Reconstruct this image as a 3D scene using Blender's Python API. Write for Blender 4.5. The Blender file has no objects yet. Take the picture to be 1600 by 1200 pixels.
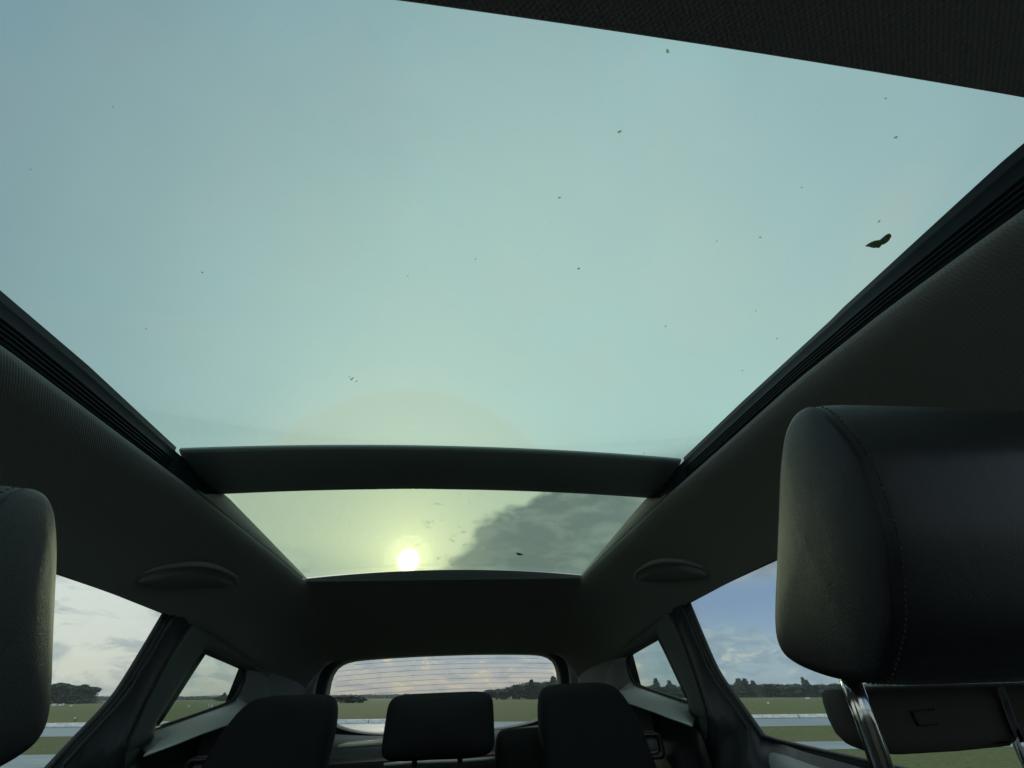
import bpy, bmesh, math, random
import numpy as np
from mathutils import Vector, Matrix
random.seed(7)
SC = bpy.context.scene
C = bpy.data.collections.new("place"); SC.collection.children.link(C)
R_ = math.radians

# ------------------------------------------------------------------ camera
EYE = 1.20                      # camera height over the ground, metres
TILT = math.atan(0.0295)        # the car stands on a slight side slope
YAW, PITCH, ROLL, FPX, CX = R_(7.91), R_(36.90), R_(-2.50), 644.86, 0.031
CARROT = Matrix.Rotation(-TILT, 4, 'Y')

def cam_axes():
    cy, sy, cp, sp = math.cos(YAW), math.sin(YAW), math.cos(PITCH), math.sin(PITCH)
    F = Vector((sy*cp, cy*cp, sp)); R = Vector((cy, -sy, 0)); U = R.cross(F)
    c, s = math.cos(ROLL), math.sin(ROLL)
    return F, c*R + s*U, -s*R + c*U
AF, AR, AU = cam_axes()
cam = bpy.data.cameras.new("camera"); cam_o = bpy.data.objects.new("camera", cam); C.objects.link(cam_o)
cam.sensor_width = 36; cam.lens = FPX/1600*36; cam.clip_start = 0.01; cam.clip_end = 9000
m = Matrix((( AR.x, AU.x, -AF.x, CX), (AR.y, AU.y, -AF.y, 0), (AR.z, AU.z, -AF.z, EYE), (0, 0, 0, 1)))
cam_o.matrix_world = CARROT @ m
SC.camera = cam_o

# measured directions of the photograph, in the car's own frame (z = 0 at camera height)
def ray(px, py): return (AF*FPX + AR*(px-800) + AU*(600-py)).normalized()
def onY(px, py, Y): d = ray(px, py); return Vector((CX, 0, 0)) + d*(Y/d.y)
def onZ(px, py, Z): d = ray(px, py); return Vector((CX, 0, 0)) + d*(Z/d.z)
def onX(px, py, X): d = ray(px, py); return Vector((CX, 0, 0)) + d*((X-CX)/d.x)
def gnd(px, py, h=EYE):
    d = CARROT.to_3x3() @ ray(px, py); return d*(-h/d.z)

# ------------------------------------------------------------------ sun and sky
SUN_AZ, SUN_EL = R_(-6.9), R_(13.7)
sdir = Vector((math.sin(SUN_AZ)*math.cos(SUN_EL), math.cos(SUN_AZ)*math.cos(SUN_EL), math.sin(SUN_EL)))
sl = bpy.data.lights.new("sun", 'SUN'); sl.energy = 0.5; sl.angle = R_(6.0); sl.color = (1, .90, .70)
so = bpy.data.objects.new("sun", sl); C.objects.link(so)
so.rotation_euler = (-sdir).to_track_quat('-Z', 'Y').to_euler()
so.location = sdir*60
SC.view_settings.view_transform = 'Standard'; SC.view_settings.look = 'None'
SC.view_settings.gamma = 1; SC.view_settings.exposure = 0.0; SC.view_settings.use_curve_mapping = False
SC.cycles.max_bounces = 10; SC.cycles.diffuse_bounces = 3; SC.cycles.transparent_max_bounces = 16
SC.cycles.glossy_bounces = 4; SC.cycles.sample_clamp_indirect = 4

W = bpy.data.worlds.new("World"); SC.world = W; W.use_nodes = True

class NT:
    """small helper to write node expressions"""
    def __init__(s, tree): s.t = tree; s.n = tree.nodes; s.l = tree.links
    def new(s, typ, **kw):
        n = s.n.new(typ)
        for k, v in kw.items(): setattr(n, k, v)
        return n
    def put(s, sock, v):
        if hasattr(v, 'is_output') or isinstance(v, bpy.types.NodeSocket): s.l.new(v, sock)
        else: sock.default_value = v
    def m(s, op, a, b=0.0, c=0.0, clamp=False):
        n = s.new('ShaderNodeMath', operation=op, use_clamp=clamp)
        s.put(n.inputs[0], a); s.put(n.inputs[1], b); s.put(n.inputs[2], c)
        return n.outputs[0]
    def vm(s, op, a, b=(0, 0, 0)):
        n = s.new('ShaderNodeVectorMath', operation=op); s.put(n.inputs[0], a); s.put(n.inputs[1], b)
        return n.outputs['Value'] if op in ('DOT_PRODUCT', 'LENGTH', 'DISTANCE') else n.outputs[0]
    def ramp(s, x, lo, hi, a=0.0, b=1.0):
        n = s.new('ShaderNodeMapRange', interpolation_type='SMOOTHSTEP')
        for i, v in enumerate((x, lo, hi, a, b)): s.put(n.inputs[i], v)
        return n.outputs[0]
    def noise(s, vec, scale, detail=5, rough=.55, dist=0.0, lac=2.0):
        n = s.new('ShaderNodeTexNoise'); s.put(n.inputs['Vector'], vec)
        n.inputs['Scale'].default_value = scale; n.inputs['Detail'].default_value = detail
        n.inputs['Roughness'].default_value = rough; n.inputs['Distortion'].default_value = dist
        n.inputs['Lacunarity'].default_value = lac
        return n.outputs[0]
    def mix(s, f, a, b, mode='MIX'):
        n = s.new('ShaderNodeMix', data_type='RGBA', blend_type=mode, clamp_factor=True)
        s.put(n.inputs[0], f); s.put(n.inputs[6], rgba(a)); s.put(n.inputs[7], rgba(b))
        return n.outputs[2]
    def comb(s, x, y, z=0.0):
        n = s.new('ShaderNodeCombineXYZ')
        for i, v in enumerate((x, y, z)): s.put(n.inputs[i], v)
        return n.outputs[0]
def rgba(c):
    return (c[0], c[1], c[2], 1.0) if isinstance(c, tuple) else c

def build_world():
    t = NT(W.node_tree); t.n.clear()
    out = t.new('ShaderNodeOutputWorld'); bg = t.new('ShaderNodeBackground'); t.l.new(bg.outputs[0], out.inputs[0])
    co = t.new('ShaderNodeTexCoord').outputs['Generated']
    d = t.vm('NORMALIZE', co)
    sep = t.new('ShaderNodeSeparateXYZ'); t.l.new(d, sep.inputs[0])
    X, Y, Z = sep.outputs
    deg = 180/math.pi
    el = t.m('MULTIPLY', t.m('ARCSINE', Z), deg)
    az = t.m('MULTIPLY', t.m('ARCTAN2', X, Y), deg)
    ang = t.m('MULTIPLY', t.m('ARCCOSINE', t.m('MINIMUM', t.vm('DOT_PRODUCT', d, tuple(sdir)), 1.0)), deg)
    zz = t.m('ADD', t.m('MAXIMUM', Z, 0.0), 0.10)
    pl = t.comb(t.m('DIVIDE', X, zz), t.m('DIVIDE', Y, zz), 0.0)       # cloud deck seen in perspective
    ae = t.comb(t.m('MULTIPLY', az, .1), t.m('MULTIPLY', el, .28), 0.0)  # banded clouds low down
    sky = t.new('ShaderNodeTexSky', sky_type='NISHITA', sun_disc=False)
    sky.sun_elevation = SUN_EL; sky.sun_rotation = SUN_AZ
    clear = t.mix(1.0, sky.outputs[0], (.085, .085, .085), 'MULTIPLY')
    # ---- high veil
    n1 = t.noise(pl, .55, 5, .5, .4); n2 = t.noise(d, 1.6, 3, .5)
    veil = t.mix(t.ramp(n1, .3, .7), (.46, .545, .62), (.53, .595, .635))
    veil = t.mix(t.ramp(n2, .35, .7), veil, (.49, .62, .71))
    veil = t.mix(t.ramp(t.noise(d, 2.6, 5, .55, .8), .42, .62, 0, .45), veil, (.57, .575, .61))
    veil = t.mix(t.ramp(ang, 75, 30, 0, .5), veil, (.53, .60, .60))
    col = t.mix(.90, clear, veil)
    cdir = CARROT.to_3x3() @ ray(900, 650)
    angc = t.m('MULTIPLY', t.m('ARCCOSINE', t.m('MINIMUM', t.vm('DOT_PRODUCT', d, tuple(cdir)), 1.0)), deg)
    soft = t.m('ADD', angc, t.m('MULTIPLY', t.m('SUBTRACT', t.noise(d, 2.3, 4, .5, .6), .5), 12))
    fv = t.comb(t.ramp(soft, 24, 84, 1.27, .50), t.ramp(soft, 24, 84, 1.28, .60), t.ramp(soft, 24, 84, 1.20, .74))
    fv2 = t.mix(t.ramp(Y, -.35, -.05), (1.5, 1.5, 1.45), fv)      # unseen half of the sky, behind the camera: brightened to light the cabin
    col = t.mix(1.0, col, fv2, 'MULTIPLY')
    # halo of 22 degrees
    ring = t.m('MULTIPLY', t.ramp(ang, 20.3, 21.9), t.ramp(ang, 27, 22.2))
    col = t.mix(t.m('MULTIPLY', ring, .24), col, (.72, .74, .68))
    col = t.mix(t.m('MULTIPLY', t.ramp(ang, 22.3, 21.0), .42), col, (.69, .66, .54))
    # ---- lower sky: left bright and milky, right blue
    low = t.ramp(el, 16, 9)
    right = t.ramp(az, 14, 32)
    blue = t.mix(t.ramp(el, 1, 9), (.34, .47, .56), (.21, .32, .48))
    milky = t.mix(t.ramp(el, 0, 8), (.72, .72, .61), (.70, .75, .71))
    milky = t.mix(t.ramp(az, -35, -16), milky, t.mix(t.ramp(el, .5, 4.5), (.66, .59, .51), (.42, .49, .54)))
    lowc = t.mix(right, milky, blue)
    col = t.mix(low, col, lowc)
    # glow round the veiled sun
    g1 = t.m('POWER', 2.718, t.m('MULTIPLY', ang, -1/9.0))
    g2 = t.m('POWER', 2.718, t.m('MULTIPLY', ang, -1/2.0))
    upm = t.ramp(el, 8, 12)
    glow = t.new('ShaderNodeMix', data_type='RGBA', blend_type='ADD', clamp_factor=False)
    t.put(glow.inputs[0], t.m('MULTIPLY', upm, t.m('ADD', t.m('MULTIPLY', g1, .54), t.m('MULTIPLY', g2, .95))))
    t.put(glow.inputs[6], col); t.put(glow.inputs[7], (1.0, .84, .35, 1)); col = glow.outputs[2]
    # ---- streaky grey patches in the lower sky
    cn = t.noise(ae, 1.6, 7, .58, .5); cn2 = t.noise(ae, 4.2, 6, .6, .7)
    # left window: soft grey banks on bright sky
    lw = t.m('MULTIPLY', t.ramp(az, -16, -22), t.ramp(el, 15, 11))
    col = t.mix(t.m('MULTIPLY', lw, t.ramp(cn, .46, .60, 0, .75)), col, (.36, .43, .45))
    col = t.mix(t.m('MULTIPLY', lw, t.ramp(cn2, .52, .66, 0, .6)), col, (.74, .76, .70))
    # rear window: grey blue with yellow breaks
    rw = t.m('MULTIPLY', t.m('MULTIPLY', t.ramp(az, -18, -14), t.ramp(az, 30, 22)), t.ramp(el, 11, 8))
    rn = t.noise(t.vm('ADD', ae, (3.1, .7, 0)), 3.4, 8, .6, .6)
    col = t.mix(t.m("MULTIPLY", rw, t.m("MULTIPLY", t.ramp(rn, .56, .66, 0, .8), t.ramp(el, 5.6, 3.4))), col, (.90, .76, .50))
    col = t.mix(t.m('MULTIPLY', rw, t.ramp(rn, .50, .38, 0, .5)), col, (.31, .38, .43))
    # right window: cumulus bank low down
    rr = t.ramp(az, 17, 24)
    edge = t.m('ADD', t.m('SUBTRACT', 6.3, t.m('MULTIPLY', t.m('SUBTRACT', az, 30), .22)), t.m('MULTIPLY', t.m('SUBTRACT', t.noise(ae, 2.6, 8, .62, .3), .5), 8.0))
    bank = t.m('MULTIPLY', rr, t.ramp(t.m('SUBTRACT', edge, el), -.35, 1.1))
    bankc = t.mix(t.ramp(cn2, .38, .62), (.25, .35, .42), (.34, .44, .50))
    col = t.mix(t.m('MULTIPLY', bank, .85), col, bankc)
    lit = t.m('MULTIPLY', rr, t.m('MULTIPLY', t.ramp(rn, .54, .66), t.m('MULTIPLY', t.ramp(el, 1.2, 2.2), t.ramp(el, 5.5, 3.4))))
    col = t.mix(t.m('MULTIPLY', lit, .5), col, (.72, .68, .55))
    # ---- dark cloud right of the sun
    cp = t.comb(t.m('MULTIPLY', az, .1), t.m('MULTIPLY', el, .17))
    dn = t.m('MULTIPLY', t.m('SUBTRACT', t.noise(cp, 2.0, 8, .56, .35), .5), 11)
    up = t.m('MAXIMUM', t.m('SUBTRACT', el, 15.0), 0.0); dwn = t.m('MAXIMUM', t.m('SUBTRACT', 15.0, el), 0.0)
    a0 = t.m('SUBTRACT', t.m('ADD', -1.6, t.m('MULTIPLY', t.m('POWER', up, 1.9), .27)), t.m('MULTIPLY', dwn, .9))
    dm = t.ramp(t.m('ADD', t.m('SUBTRACT', az, a0), dn), -.6, 3.2)
    dm = t.m('MULTIPLY', dm, t.m('MULTIPLY', t.ramp(el, 27, 22.5), t.ramp(el, 9, 12)))
    dm = t.m('MULTIPLY', dm, t.ramp(az, 60, 35))
    dn2 = t.noise(t.vm('MULTIPLY', cp, (1, 1.6, 1)), 1.7, 6, .52, .3)
    dc = t.mix(t.ramp(dn2, .42, .68), (.205, .25, .27), (.33, .37, .375))
    dc = t.mix(t.ramp(az, 7, -4), dc, (.40, .43, .38))
    col = t.mix(t.m('MULTIPLY', dm, .93), col, dc)
    # small wisps above the sun
    wn = t.noise(t.comb(t.m('MULTIPLY', az, .1), t.m('MULTIPLY', el, .2), 4.0), 5.0, 7, .62, .4)
    wm = t.m('MULTIPLY', t.m('MULTIPLY', t.ramp(wn, .57, .68), t.ramp(ang, 13, 9)), t.ramp(az, -9, -3))
    col = t.mix(t.m('MULTIPLY', wm, .55), col, (.42, .47, .40))
    # sun seen through the veil
    disc = t.new('ShaderNodeMix', data_type='RGBA', blend_type='ADD', clamp_factor=False)
    t.put(disc.inputs[0], t.m('MULTIPLY', t.ramp(ang, 1.55, .6), 5.0)); t.put(disc.inputs[6], col); t.put(disc.inputs[7], (1, .93, .8, 1))
    col = disc.outputs[2]
    # below the horizon
    col = t.mix(t.ramp(el, -.2, -2), col, (.16, .18, .12))
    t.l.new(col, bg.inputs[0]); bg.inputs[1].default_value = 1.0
build_world()

# ------------------------------------------------------------------ materials
def mat(name, col, rough=.6, metal=0.0, spec=.5, bump=None, var=None, coord='Object', sheen=0, dots=None):
    """principled material; bump=(scale, strength, dist), var=(scale, amount)"""
    M = bpy.data.materials.new(name); M.use_nodes = True
    t = NT(M.node_tree); p = t.n['Principled BSDF']
    p.inputs['Roughness'].default_value = rough; p.inputs['Metallic'].default_value = metal
    p.inputs['Specular IOR Level'].default_value = spec
    if sheen: p.inputs['Sheen Weight'].default_value = sheen
    co = t.new('ShaderNodeTexCoord').outputs[coord]
    if var:
        c = t.mix(t.ramp(t.noise(co, var[0], 6, .6), .3, .7), tuple(v*(1-var[1]) for v in col), tuple(v*(1+var[1]) for v in col))
        t.l.new(c, p.inputs['Base Color'])
    else: p.inputs['Base Color'].default_value = rgba(tuple(col))
    if bump:
        b = t.new('ShaderNodeBump'); b.inputs['Strength'].default_value = bump[1]; b.inputs['Distance'].default_value = bump[2]
        if dots == 'leather':
            v = t.new('ShaderNodeTexVoronoi', feature='DISTANCE_TO_EDGE'); t.put(v.inputs['Vector'], t.vm('ADD', co, t.vm('MULTIPLY', t.new('ShaderNodeTexNoise').outputs['Color'], (.002, .002, .002))))
            v.inputs['Scale'].default_value = bump[0]
            h = t.m('ADD', t.m('ADD', t.ramp(v.outputs['Distance'], 0, .22), t.m('MULTIPLY', t.noise(co, bump[0]*2.2, 3), .5)), t.m('MULTIPLY', t.noise(t.vm('MULTIPLY', co, (1, 1, .45)), 38, 4, .6, .8), 4.5))
        elif dots == 'weave':
            sp = t.new('ShaderNodeSeparateXYZ'); t.l.new(co, sp.inputs[0])
            k = bump[0]
            a = t.m('SINE', t.m('MULTIPLY', t.m('ADD', sp.outputs[0], sp.outputs[2]), k)); b2 = t.m('SINE', t.m('MULTIPLY', sp.outputs[1], k))
            h = t.m('ADD', t.m('MULTIPLY', a, b2), t.m('MULTIPLY', t.noise(co, k*.7, 3), .8))
            cc = t.mix(t.ramp(h, -.3, 1.2), tuple(v*.90 for v in col), tuple(v*1.08 for v in col)); t.l.new(cc, p.inputs['Base Color'])
        else: h = t.noise(co, bump[0], 5, .6)
        t.l.new(h, b.inputs['Height']); t.l.new(b.outputs[0], p.inputs['Normal'])
    return M

def glass_mat(name, tint, refl=.06, dirt=0.0):
    M = bpy.data.materials.new(name); M.use_nodes = True
    t = NT(M.node_tree); t.n.clear()
    out = t.new('ShaderNodeOutputMaterial'); tr = t.new('ShaderNodeBsdfTransparent'); gl = t.new('ShaderNodeBsdfGlossy')
    tr.inputs[0].default_value = rgba(tint); gl.inputs['Roughness'].default_value = .02; gl.inputs[0].default_value = (1, 1, 1, 1)
    lw = t.new('ShaderNodeLayerWeight'); lw.inputs[0].default_value = .12
    mx = t.new('ShaderNodeMixShader'); t.put(mx.inputs[0], t.m('MULTIPLY', lw.outputs['Fresnel'], refl*4, clamp=True))
    t.l.new(tr.outputs[0], mx.inputs[1]); t.l.new(gl.outputs[0], mx.inputs[2])
    res = mx.outputs[0]
    if dirt:
        co = t.new('ShaderNodeTexCoord').outputs['Object']
        df = t.new('ShaderNodeBsdfTranslucent'); df.inputs[0].default_value = (.7, .75, .7, 1)
        m2 = t.new('ShaderNodeMixShader')
        t.put(m2.inputs[0], t.m('MULTIPLY', t.ramp(t.noise(co, 90, 6, .7), .58, .75), dirt))
        t.l.new(res, m2.inputs[1]); t.l.new(df.outputs[0], m2.inputs[2]); res = m2.outputs[0]
    t.l.new(res, out.inputs[0]); return M

M_head = mat('headliner_fabric', (.225, .228, .212), .95, spec=.08, bump=(1700, .35, .0006), dots='weave')
M_trim = mat('grey_trim_plastic', (.27, .29, .29), .55, bump=(900, .15, .0004))
M_pillar = mat('dark_trim_plastic', (.085, .095, .095), .6, bump=(900, .15, .0004))
M_black = mat('black_plastic', (.018, .020, .022), .38, bump=(700, .1, .0003))
M_rubber = mat('black_rubber', (.012, .012, .013), .5)
M_rail = mat('satin_black_rail', (.010, .014, .018), .45, spec=.16)
M_bar = mat('crossbar_cloth', (.17, .21, .20), .5, bump=(1400, .25, .0004))
M_frit = mat('frit_side_wall', (.24, .235, .20), .8, var=(260, .25), bump=(500, .3, .0005))
M_leather = mat('black_leather', (.018, .020, .023), .43, spec=.6, bump=(1050, .26, .0005), dots='leather')
M_leather2 = mat('black_seat_cloth', (.007, .008, .009), .75, spec=.25, bump=(1000, .3, .0005), dots='leather')
M_rframe = mat('rear_frame_plastic', (.016, .02, .02), .8, spec=.15)
M_thread = mat('seam_thread', (.07, .072, .075), .7)
M_chrome = mat('chrome_post', (.62, .62, .62), .12, metal=1.0)
M_panel = mat('charcoal_cloth', (.060, .056, .052), .9, bump=(4200, .3, .0003), dots='weave')
M_cover = mat('pale_cover_edge', (.80, .79, .68), .28, spec=1.0)
M_carpet = mat('carpet', (.02, .02, .022), .95, bump=(300, .5, .002))
M_belt = mat('belt_webbing', (.03, .03, .032), .8)
G_roof = glass_mat('green_tinted_roof_glass', (.80, .905, .865), .03, dirt=.04)
G_roof2 = glass_mat('green_tinted_rear_roof_glass', (.785, .875, .785), .03, dirt=.07)
G_side = glass_mat('side_glass', (.93, .97, .95), .05)
G_quarter = glass_mat('quarter_glass', (.66, .76, .70), .05)
G_rear = glass_mat('rear_glass', (.80, .84, .84), .05, dirt=.03)
M_heat = mat('heater_wire', (.55, .55, .55), .6)
def veiled(M, amount, tcol):
    t = NT(M.node_tree); out = [n for n in t.n if n.type == 'OUTPUT_MATERIAL'][0]; p = t.n['Principled BSDF']
    tr = t.new('ShaderNodeBsdfTransparent'); tr.inputs[0].default_value = rgba(tcol); mx = t.new('ShaderNodeMixShader'); mx.inputs[0].default_value = amount
    t.l.new(p.outputs[0], mx.inputs[1]); t.l.new(tr.outputs[0], mx.inputs[2]); t.l.new(mx.outputs[0], out.inputs[0]); return M
M_leaf = mat('dried_leaf', (.035, .04, .028), .8, var=(300, .4))
M_speck = mat('dirt_speck', (.07, .085, .06), .8)
veiled(M_leaf, .3, (.5, .6, .4)); veiled(M_speck, .8, (.75, .8, .62))
M_body = mat('grey_car_paint', (.10, .11, .12), .3, metal=.4)

# ------------------------------------------------------------------ mesh helpers
def tag(o, label=None, cat=None, group=None, kind=None):
    if label: o['label'] = label
    if cat: o['category'] = cat
    if group: o['group'] = group
    if kind: o['kind'] = kind
    return o
def empty(name, loc=(0, 0, 0)):
    o = bpy.data.objects.new(name, None); C.objects.link(o); o.location = loc; o.empty_display_size = .2; return o
ORG = {}
def mesh(name, V, F, material, parent=None, smooth=True, solid=0, bevel=0, sub=0, up=EYE, angle=None, offset=-1, matidx=None):
    """V in the car frame (z=0 at camera height); origin goes to the middle of the mesh"""
    V = [Vector(v) + Vector((0, 0, up)) for v in V]
    lo = Vector([min(v[i] for v in V) for i in range(3)]); hi = Vector([max(v[i] for v in V) for i in range(3)])
    c = (lo+hi)/2
    me = bpy.data.meshes.new(name); me.from_pydata([tuple(v-c) for v in V], [], F); me.update()
    mats = material if isinstance(material, list) else [material]
    for x in mats: me.materials.append(x)
    if matidx:
        for p, i in zip(me.polygons, matidx): p.material_index = i
    bm = bmesh.new(); bm.from_mesh(me)
    if not solid: bmesh.ops.remove_doubles(bm, verts=bm.verts, dist=1e-6)
    bmesh.ops.recalc_face_normals(bm, faces=bm.faces); bm.to_mesh(me); bm.free()
    for p in me.polygons: p.use_smooth = smooth
    o = bpy.data.objects.new(name, me); C.objects.link(o)
    ORG[o.name] = c
    if parent is not None:
        o.parent = parent; o.location = c - ORG.get(parent.name, Vector((0, 0, 0)))
    else: o.location = c
    if sub: s = o.modifiers.new('sub', 'SUBSURF'); s.levels = s.render_levels = sub
    if solid: s = o.modifiers.new('solid', 'SOLIDIFY'); s.thickness = solid; s.offset = offset
    if bevel: s = o.modifiers.new('bev', 'BEVEL'); s.width = bevel; s.segments = 3; s.limit_method = 'ANGLE'
    return o
def loft(rings, closed=False, cap=False):
    V = [tuple(p) for r in rings for p in r]; n = len(rings[0]); F = []
    for i in range(len(rings)-1):
        for j in range(n if closed else n-1):
            a = i*n+j; b = i*n+(j+1) % n
            F.append((a, b, b+n, a+n))
    if cap: F.append(tuple(range(n))[::-1]); F.append(tuple(range((len(rings)-1)*n, len(rings)*n)))
    return V, F
def tube(path, r, seg=10, flat=1.0, closed=False):
    P = [Vector(p) for p in path]; rings = []
    for i, p in enumerate(P):
        a = P[max(i-1, 0)]; b = P[min(i+1, len(P)-1)]; t = (b-a).normalized()
        n = t.cross(Vector((0, 0, 1)));
        if n.length < .2: n = t.cross(Vector((1, 0, 0)))
        n.normalize(); u = n.cross(t)
        rr = r[i] if isinstance(r, (list, tuple)) else r
        rings.append([p + n*rr*math.cos(k*2*math.pi/seg) + u*rr*flat*math.sin(k*2*math.pi/seg) for k in range(seg)])
    return loft(rings, True, True)
def boxm(lo, hi):
    x0, y0, z0 = lo; x1, y1, z1 = hi
    V = [(x0, y0, z0), (x1, y0, z0), (x1, y1, z0), (x0, y1, z0), (x0, y0, z1), (x1, y0, z1), (x1, y1, z1), (x0, y1, z1)]
    return V, [(0, 3, 2, 1), (4, 5, 6, 7), (0, 1, 5, 4), (1, 2, 6, 5), (2, 3, 7, 6), (3, 0, 4, 7)]
def join(*parts):
    V = []; F = []
    for v, f in parts:
        n = len(V); V += list(v); F += [tuple(i+n for i in q) for q in f]
    return V, F
def mirror(VF): return [(-v[0], v[1], v[2]) for v in VF[0]], VF[1]
def lerp_tab(tab, y):
    if y <= tab[0][0]: return tab[0][1:]
    for a, b in zip(tab, tab[1:]):
        if y <= b[0]:
            t = (y-a[0])/(b[0]-a[0]); return [p+(q-p)*t for p, q in zip(a[1:], b[1:])]
    return tab[-1][1:]
def cr(P, n, closed=False):
    """Catmull-Rom through P, n samples"""
    P = [Vector(p) for p in P]; m_ = len(P); out = []
    segs = m_ if closed else m_-1
    for k in range(n):
        u = k*segs/(n if closed else n-1); i = min(int(u), segs-1); t = u-i
        g = (lambda j: P[j % m_]) if closed else (lambda j: P[max(0, min(m_-1, j))])
        a, b, c, d = g(i-1), g(i), g(i+1), g(i+2)
        out.append(.5*((2*b)+(c-a)*t+(2*a-5*b+4*c-d)*t*t+(3*b-a-3*c+d)*t*t*t))
    return out
def resample(P, n, closed=False):
    P = [Vector(p) for p in P]
    if closed: P = P+[P[0]]
    L = [0]
    for a, b in zip(P, P[1:]): L.append(L[-1]+(b-a).length)
    out = []
    for k in range(n):
        s = L[-1]*k/(n if closed else n-1); i = 0
        while i < len(L)-2 and L[i+1] < s: i += 1
        t = 0 if L[i+1] == L[i] else (s-L[i])/(L[i+1]-L[i]); out.append(P[i].lerp(P[i+1], min(1, t)))
    return out

# ==================================================================== GROUND
def ground_mat():
    M = mat('field_grass', (.10, .13, .04), .9); t = NT(M.node_tree); p = t.n['Principled BSDF']
    co = t.new('ShaderNodeTexCoord').outputs['Object']
    big = t.noise(co, .03, 5, .6); mid = t.noise(co, .5, 6, .65); fine = t.noise(co, 7, 5, .7)
    st = t.noise(t.vm('MULTIPLY', co, (.03, .35, 1)), 1.0, 5, .6)
    c = t.mix(t.ramp(st, .35, .65), (.094, .158, .020), (.150, .172, .030))
    c = t.mix(t.ramp(big, .4, .62), c, (.104, .142, .030))
    c = t.mix(t.ramp(mid, .42, .68, 0, .8), c, (.15, .14, .05))
    c = t.mix(t.ramp(fine, .40, .66, 0, .75), c, (.032, .045, .012))
    t.l.new(c, p.inputs['Base Color'])
    b = t.new('ShaderNodeBump'); b.inputs['Strength'].default_value = .8; b.inputs['Distance'].default_value = .15
    t.l.new(t.m('ADD', mid, fine), b.inputs['Height']); t.l.new(b.outputs[0], p.inputs['Normal'])
    return M
def wet_mat():
    M = mat('wet_asphalt_sky_tint', (.05, .052, .055), .12, spec=.2); t = NT(M.node_tree); p = t.n['Principled BSDF']
    co = t.new('ShaderNodeTexCoord').outputs['Object']
    s = t.noise(t.vm('MULTIPLY', co, (.25, 1.2, 1)), 1.0, 6, .65)
    t.l.new(t.ramp(s, .3, .7, .5, .7), p.inputs['Roughness'])
    t.l.new(t.mix(t.ramp(s, .35, .7), (.19, .25, .27), (.30, .36, .375)), p.inputs['Base Color'])  # pale blue of the reflected sky put into the base colour
    b = t.new('ShaderNodeBump'); b.inputs['Strength'].default_value = .25; b.inputs['Distance'].default_value = .02
    t.l.new(t.noise(co, 3, 6, .7), b.inputs['Height']); t.l.new(b.outputs[0], p.inputs['Normal'])
    return M
def grid(x0, x1, y0, y1, nx, ny, zf):
    V = [(x0+(x1-x0)*i/nx, y0+(y1-y0)*j/ny, zf(x0+(x1-x0)*i/nx, y0+(y1-y0)*j/ny)) for j in range(ny+1) for i in range(nx+1)]
    F = [(j*(nx+1)+i, j*(nx+1)+i+1, (j+1)*(nx+1)+i+1, (j+1)*(nx+1)+i) for j in range(ny) for i in range(nx)]
    return V, F
o = mesh('ground', *grid(-1700, 1700, -600, 1700, 8, 8, lambda x, y: 0), ground_mat(), up=0, smooth=False); tag(o, kind='structure')
M_wet = wet_mat()
def strip(name, edge0, edge1, material, z, n=60, x0=-70, x1=70, wob=.25):
    r0 = []; r1 = []
    for i in range(n+1):
        x = x0+(x1-x0)*i/n
        r0.append((x, edge0+wob*math.sin(x*.21)+.4*wob*math.sin(x*.77+1), z)); r1.append((x, edge1+wob*math.sin(x*.17+2)+.3*wob*math.sin(x*.9), z))
    return mesh(name, *loft([r0, r1]), material, up=0, smooth=False)
tag(strip('track', 23.7, 31.2, M_wet, .006), kind='structure')
tag(strip('path', 13.6, 16.3, M_wet, .006), kind='structure')
M_bounce = mat('bounce_apron_concrete', (.56, .56, .53), .6, var=(.6, .2), bump=(12, .3, .01))
tag(strip('bounce_pavement', -45, -.3, M_bounce, .005), kind='structure')  # unseen pale slab, added to bounce light up into the cabin
M_white = mat('white_paint_worn', (.62, .64, .63), .6, var=(6, .25)); M_red = mat('faded_red_paint', (.30, .07, .05), .6, var=(6, .3))
M_darkside = mat('dark_barrier_face', (.07, .075, .08), .6, var=(3, .3))
# low track barrier blocks along the far edge of the track
def barrier_mesh():
    prof = [(-.30, 0), (-.29, .05), (-.22, .10), (-.18, .17), (.18, .17), (.22, .10), (.29, .05), (.30, 0)]
    rings = [[(x, a, b) for a, b in prof] for x in (-1.2, -1.17, 1.17, 1.2)]
    for k in (0, 3): rings[k] = [(x, a*.92, b*.96) for x, a, b in rings[k]]
    return loft(rings, True, True)
bV, bF = barrier_mesh(); proto = {}
nb = 0
for side, x0, x1 in (('l', -33, -3.3), ('r', 13.5, 33)):
    x = x0
    while x < x1:
        red = (-8.9 < x < -6.4) or (24.5 < x < 27)
        key = 'r' if red else 'w'
        y = 31.9 + .12*math.sin(x*.4)
        if key not in proto:
            o = mesh('track_barrier', bV, bF, M_red if red else M_white, up=0, smooth=False); proto[key] = o
        else: o = proto[key].copy(); C.objects.link(o)
        o.location = (x, y, .09); o.rotation_euler = (0, 0, .02*math.sin(x*3))
        tag(o, 'low faded red barrier block along the far edge of the wet track' if red else 'low white barrier block along the far edge of the wet track', 'barrier',
            'red barrier blocks of the track' if red else 'white barrier blocks of the track')
        x += 2.45
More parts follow.
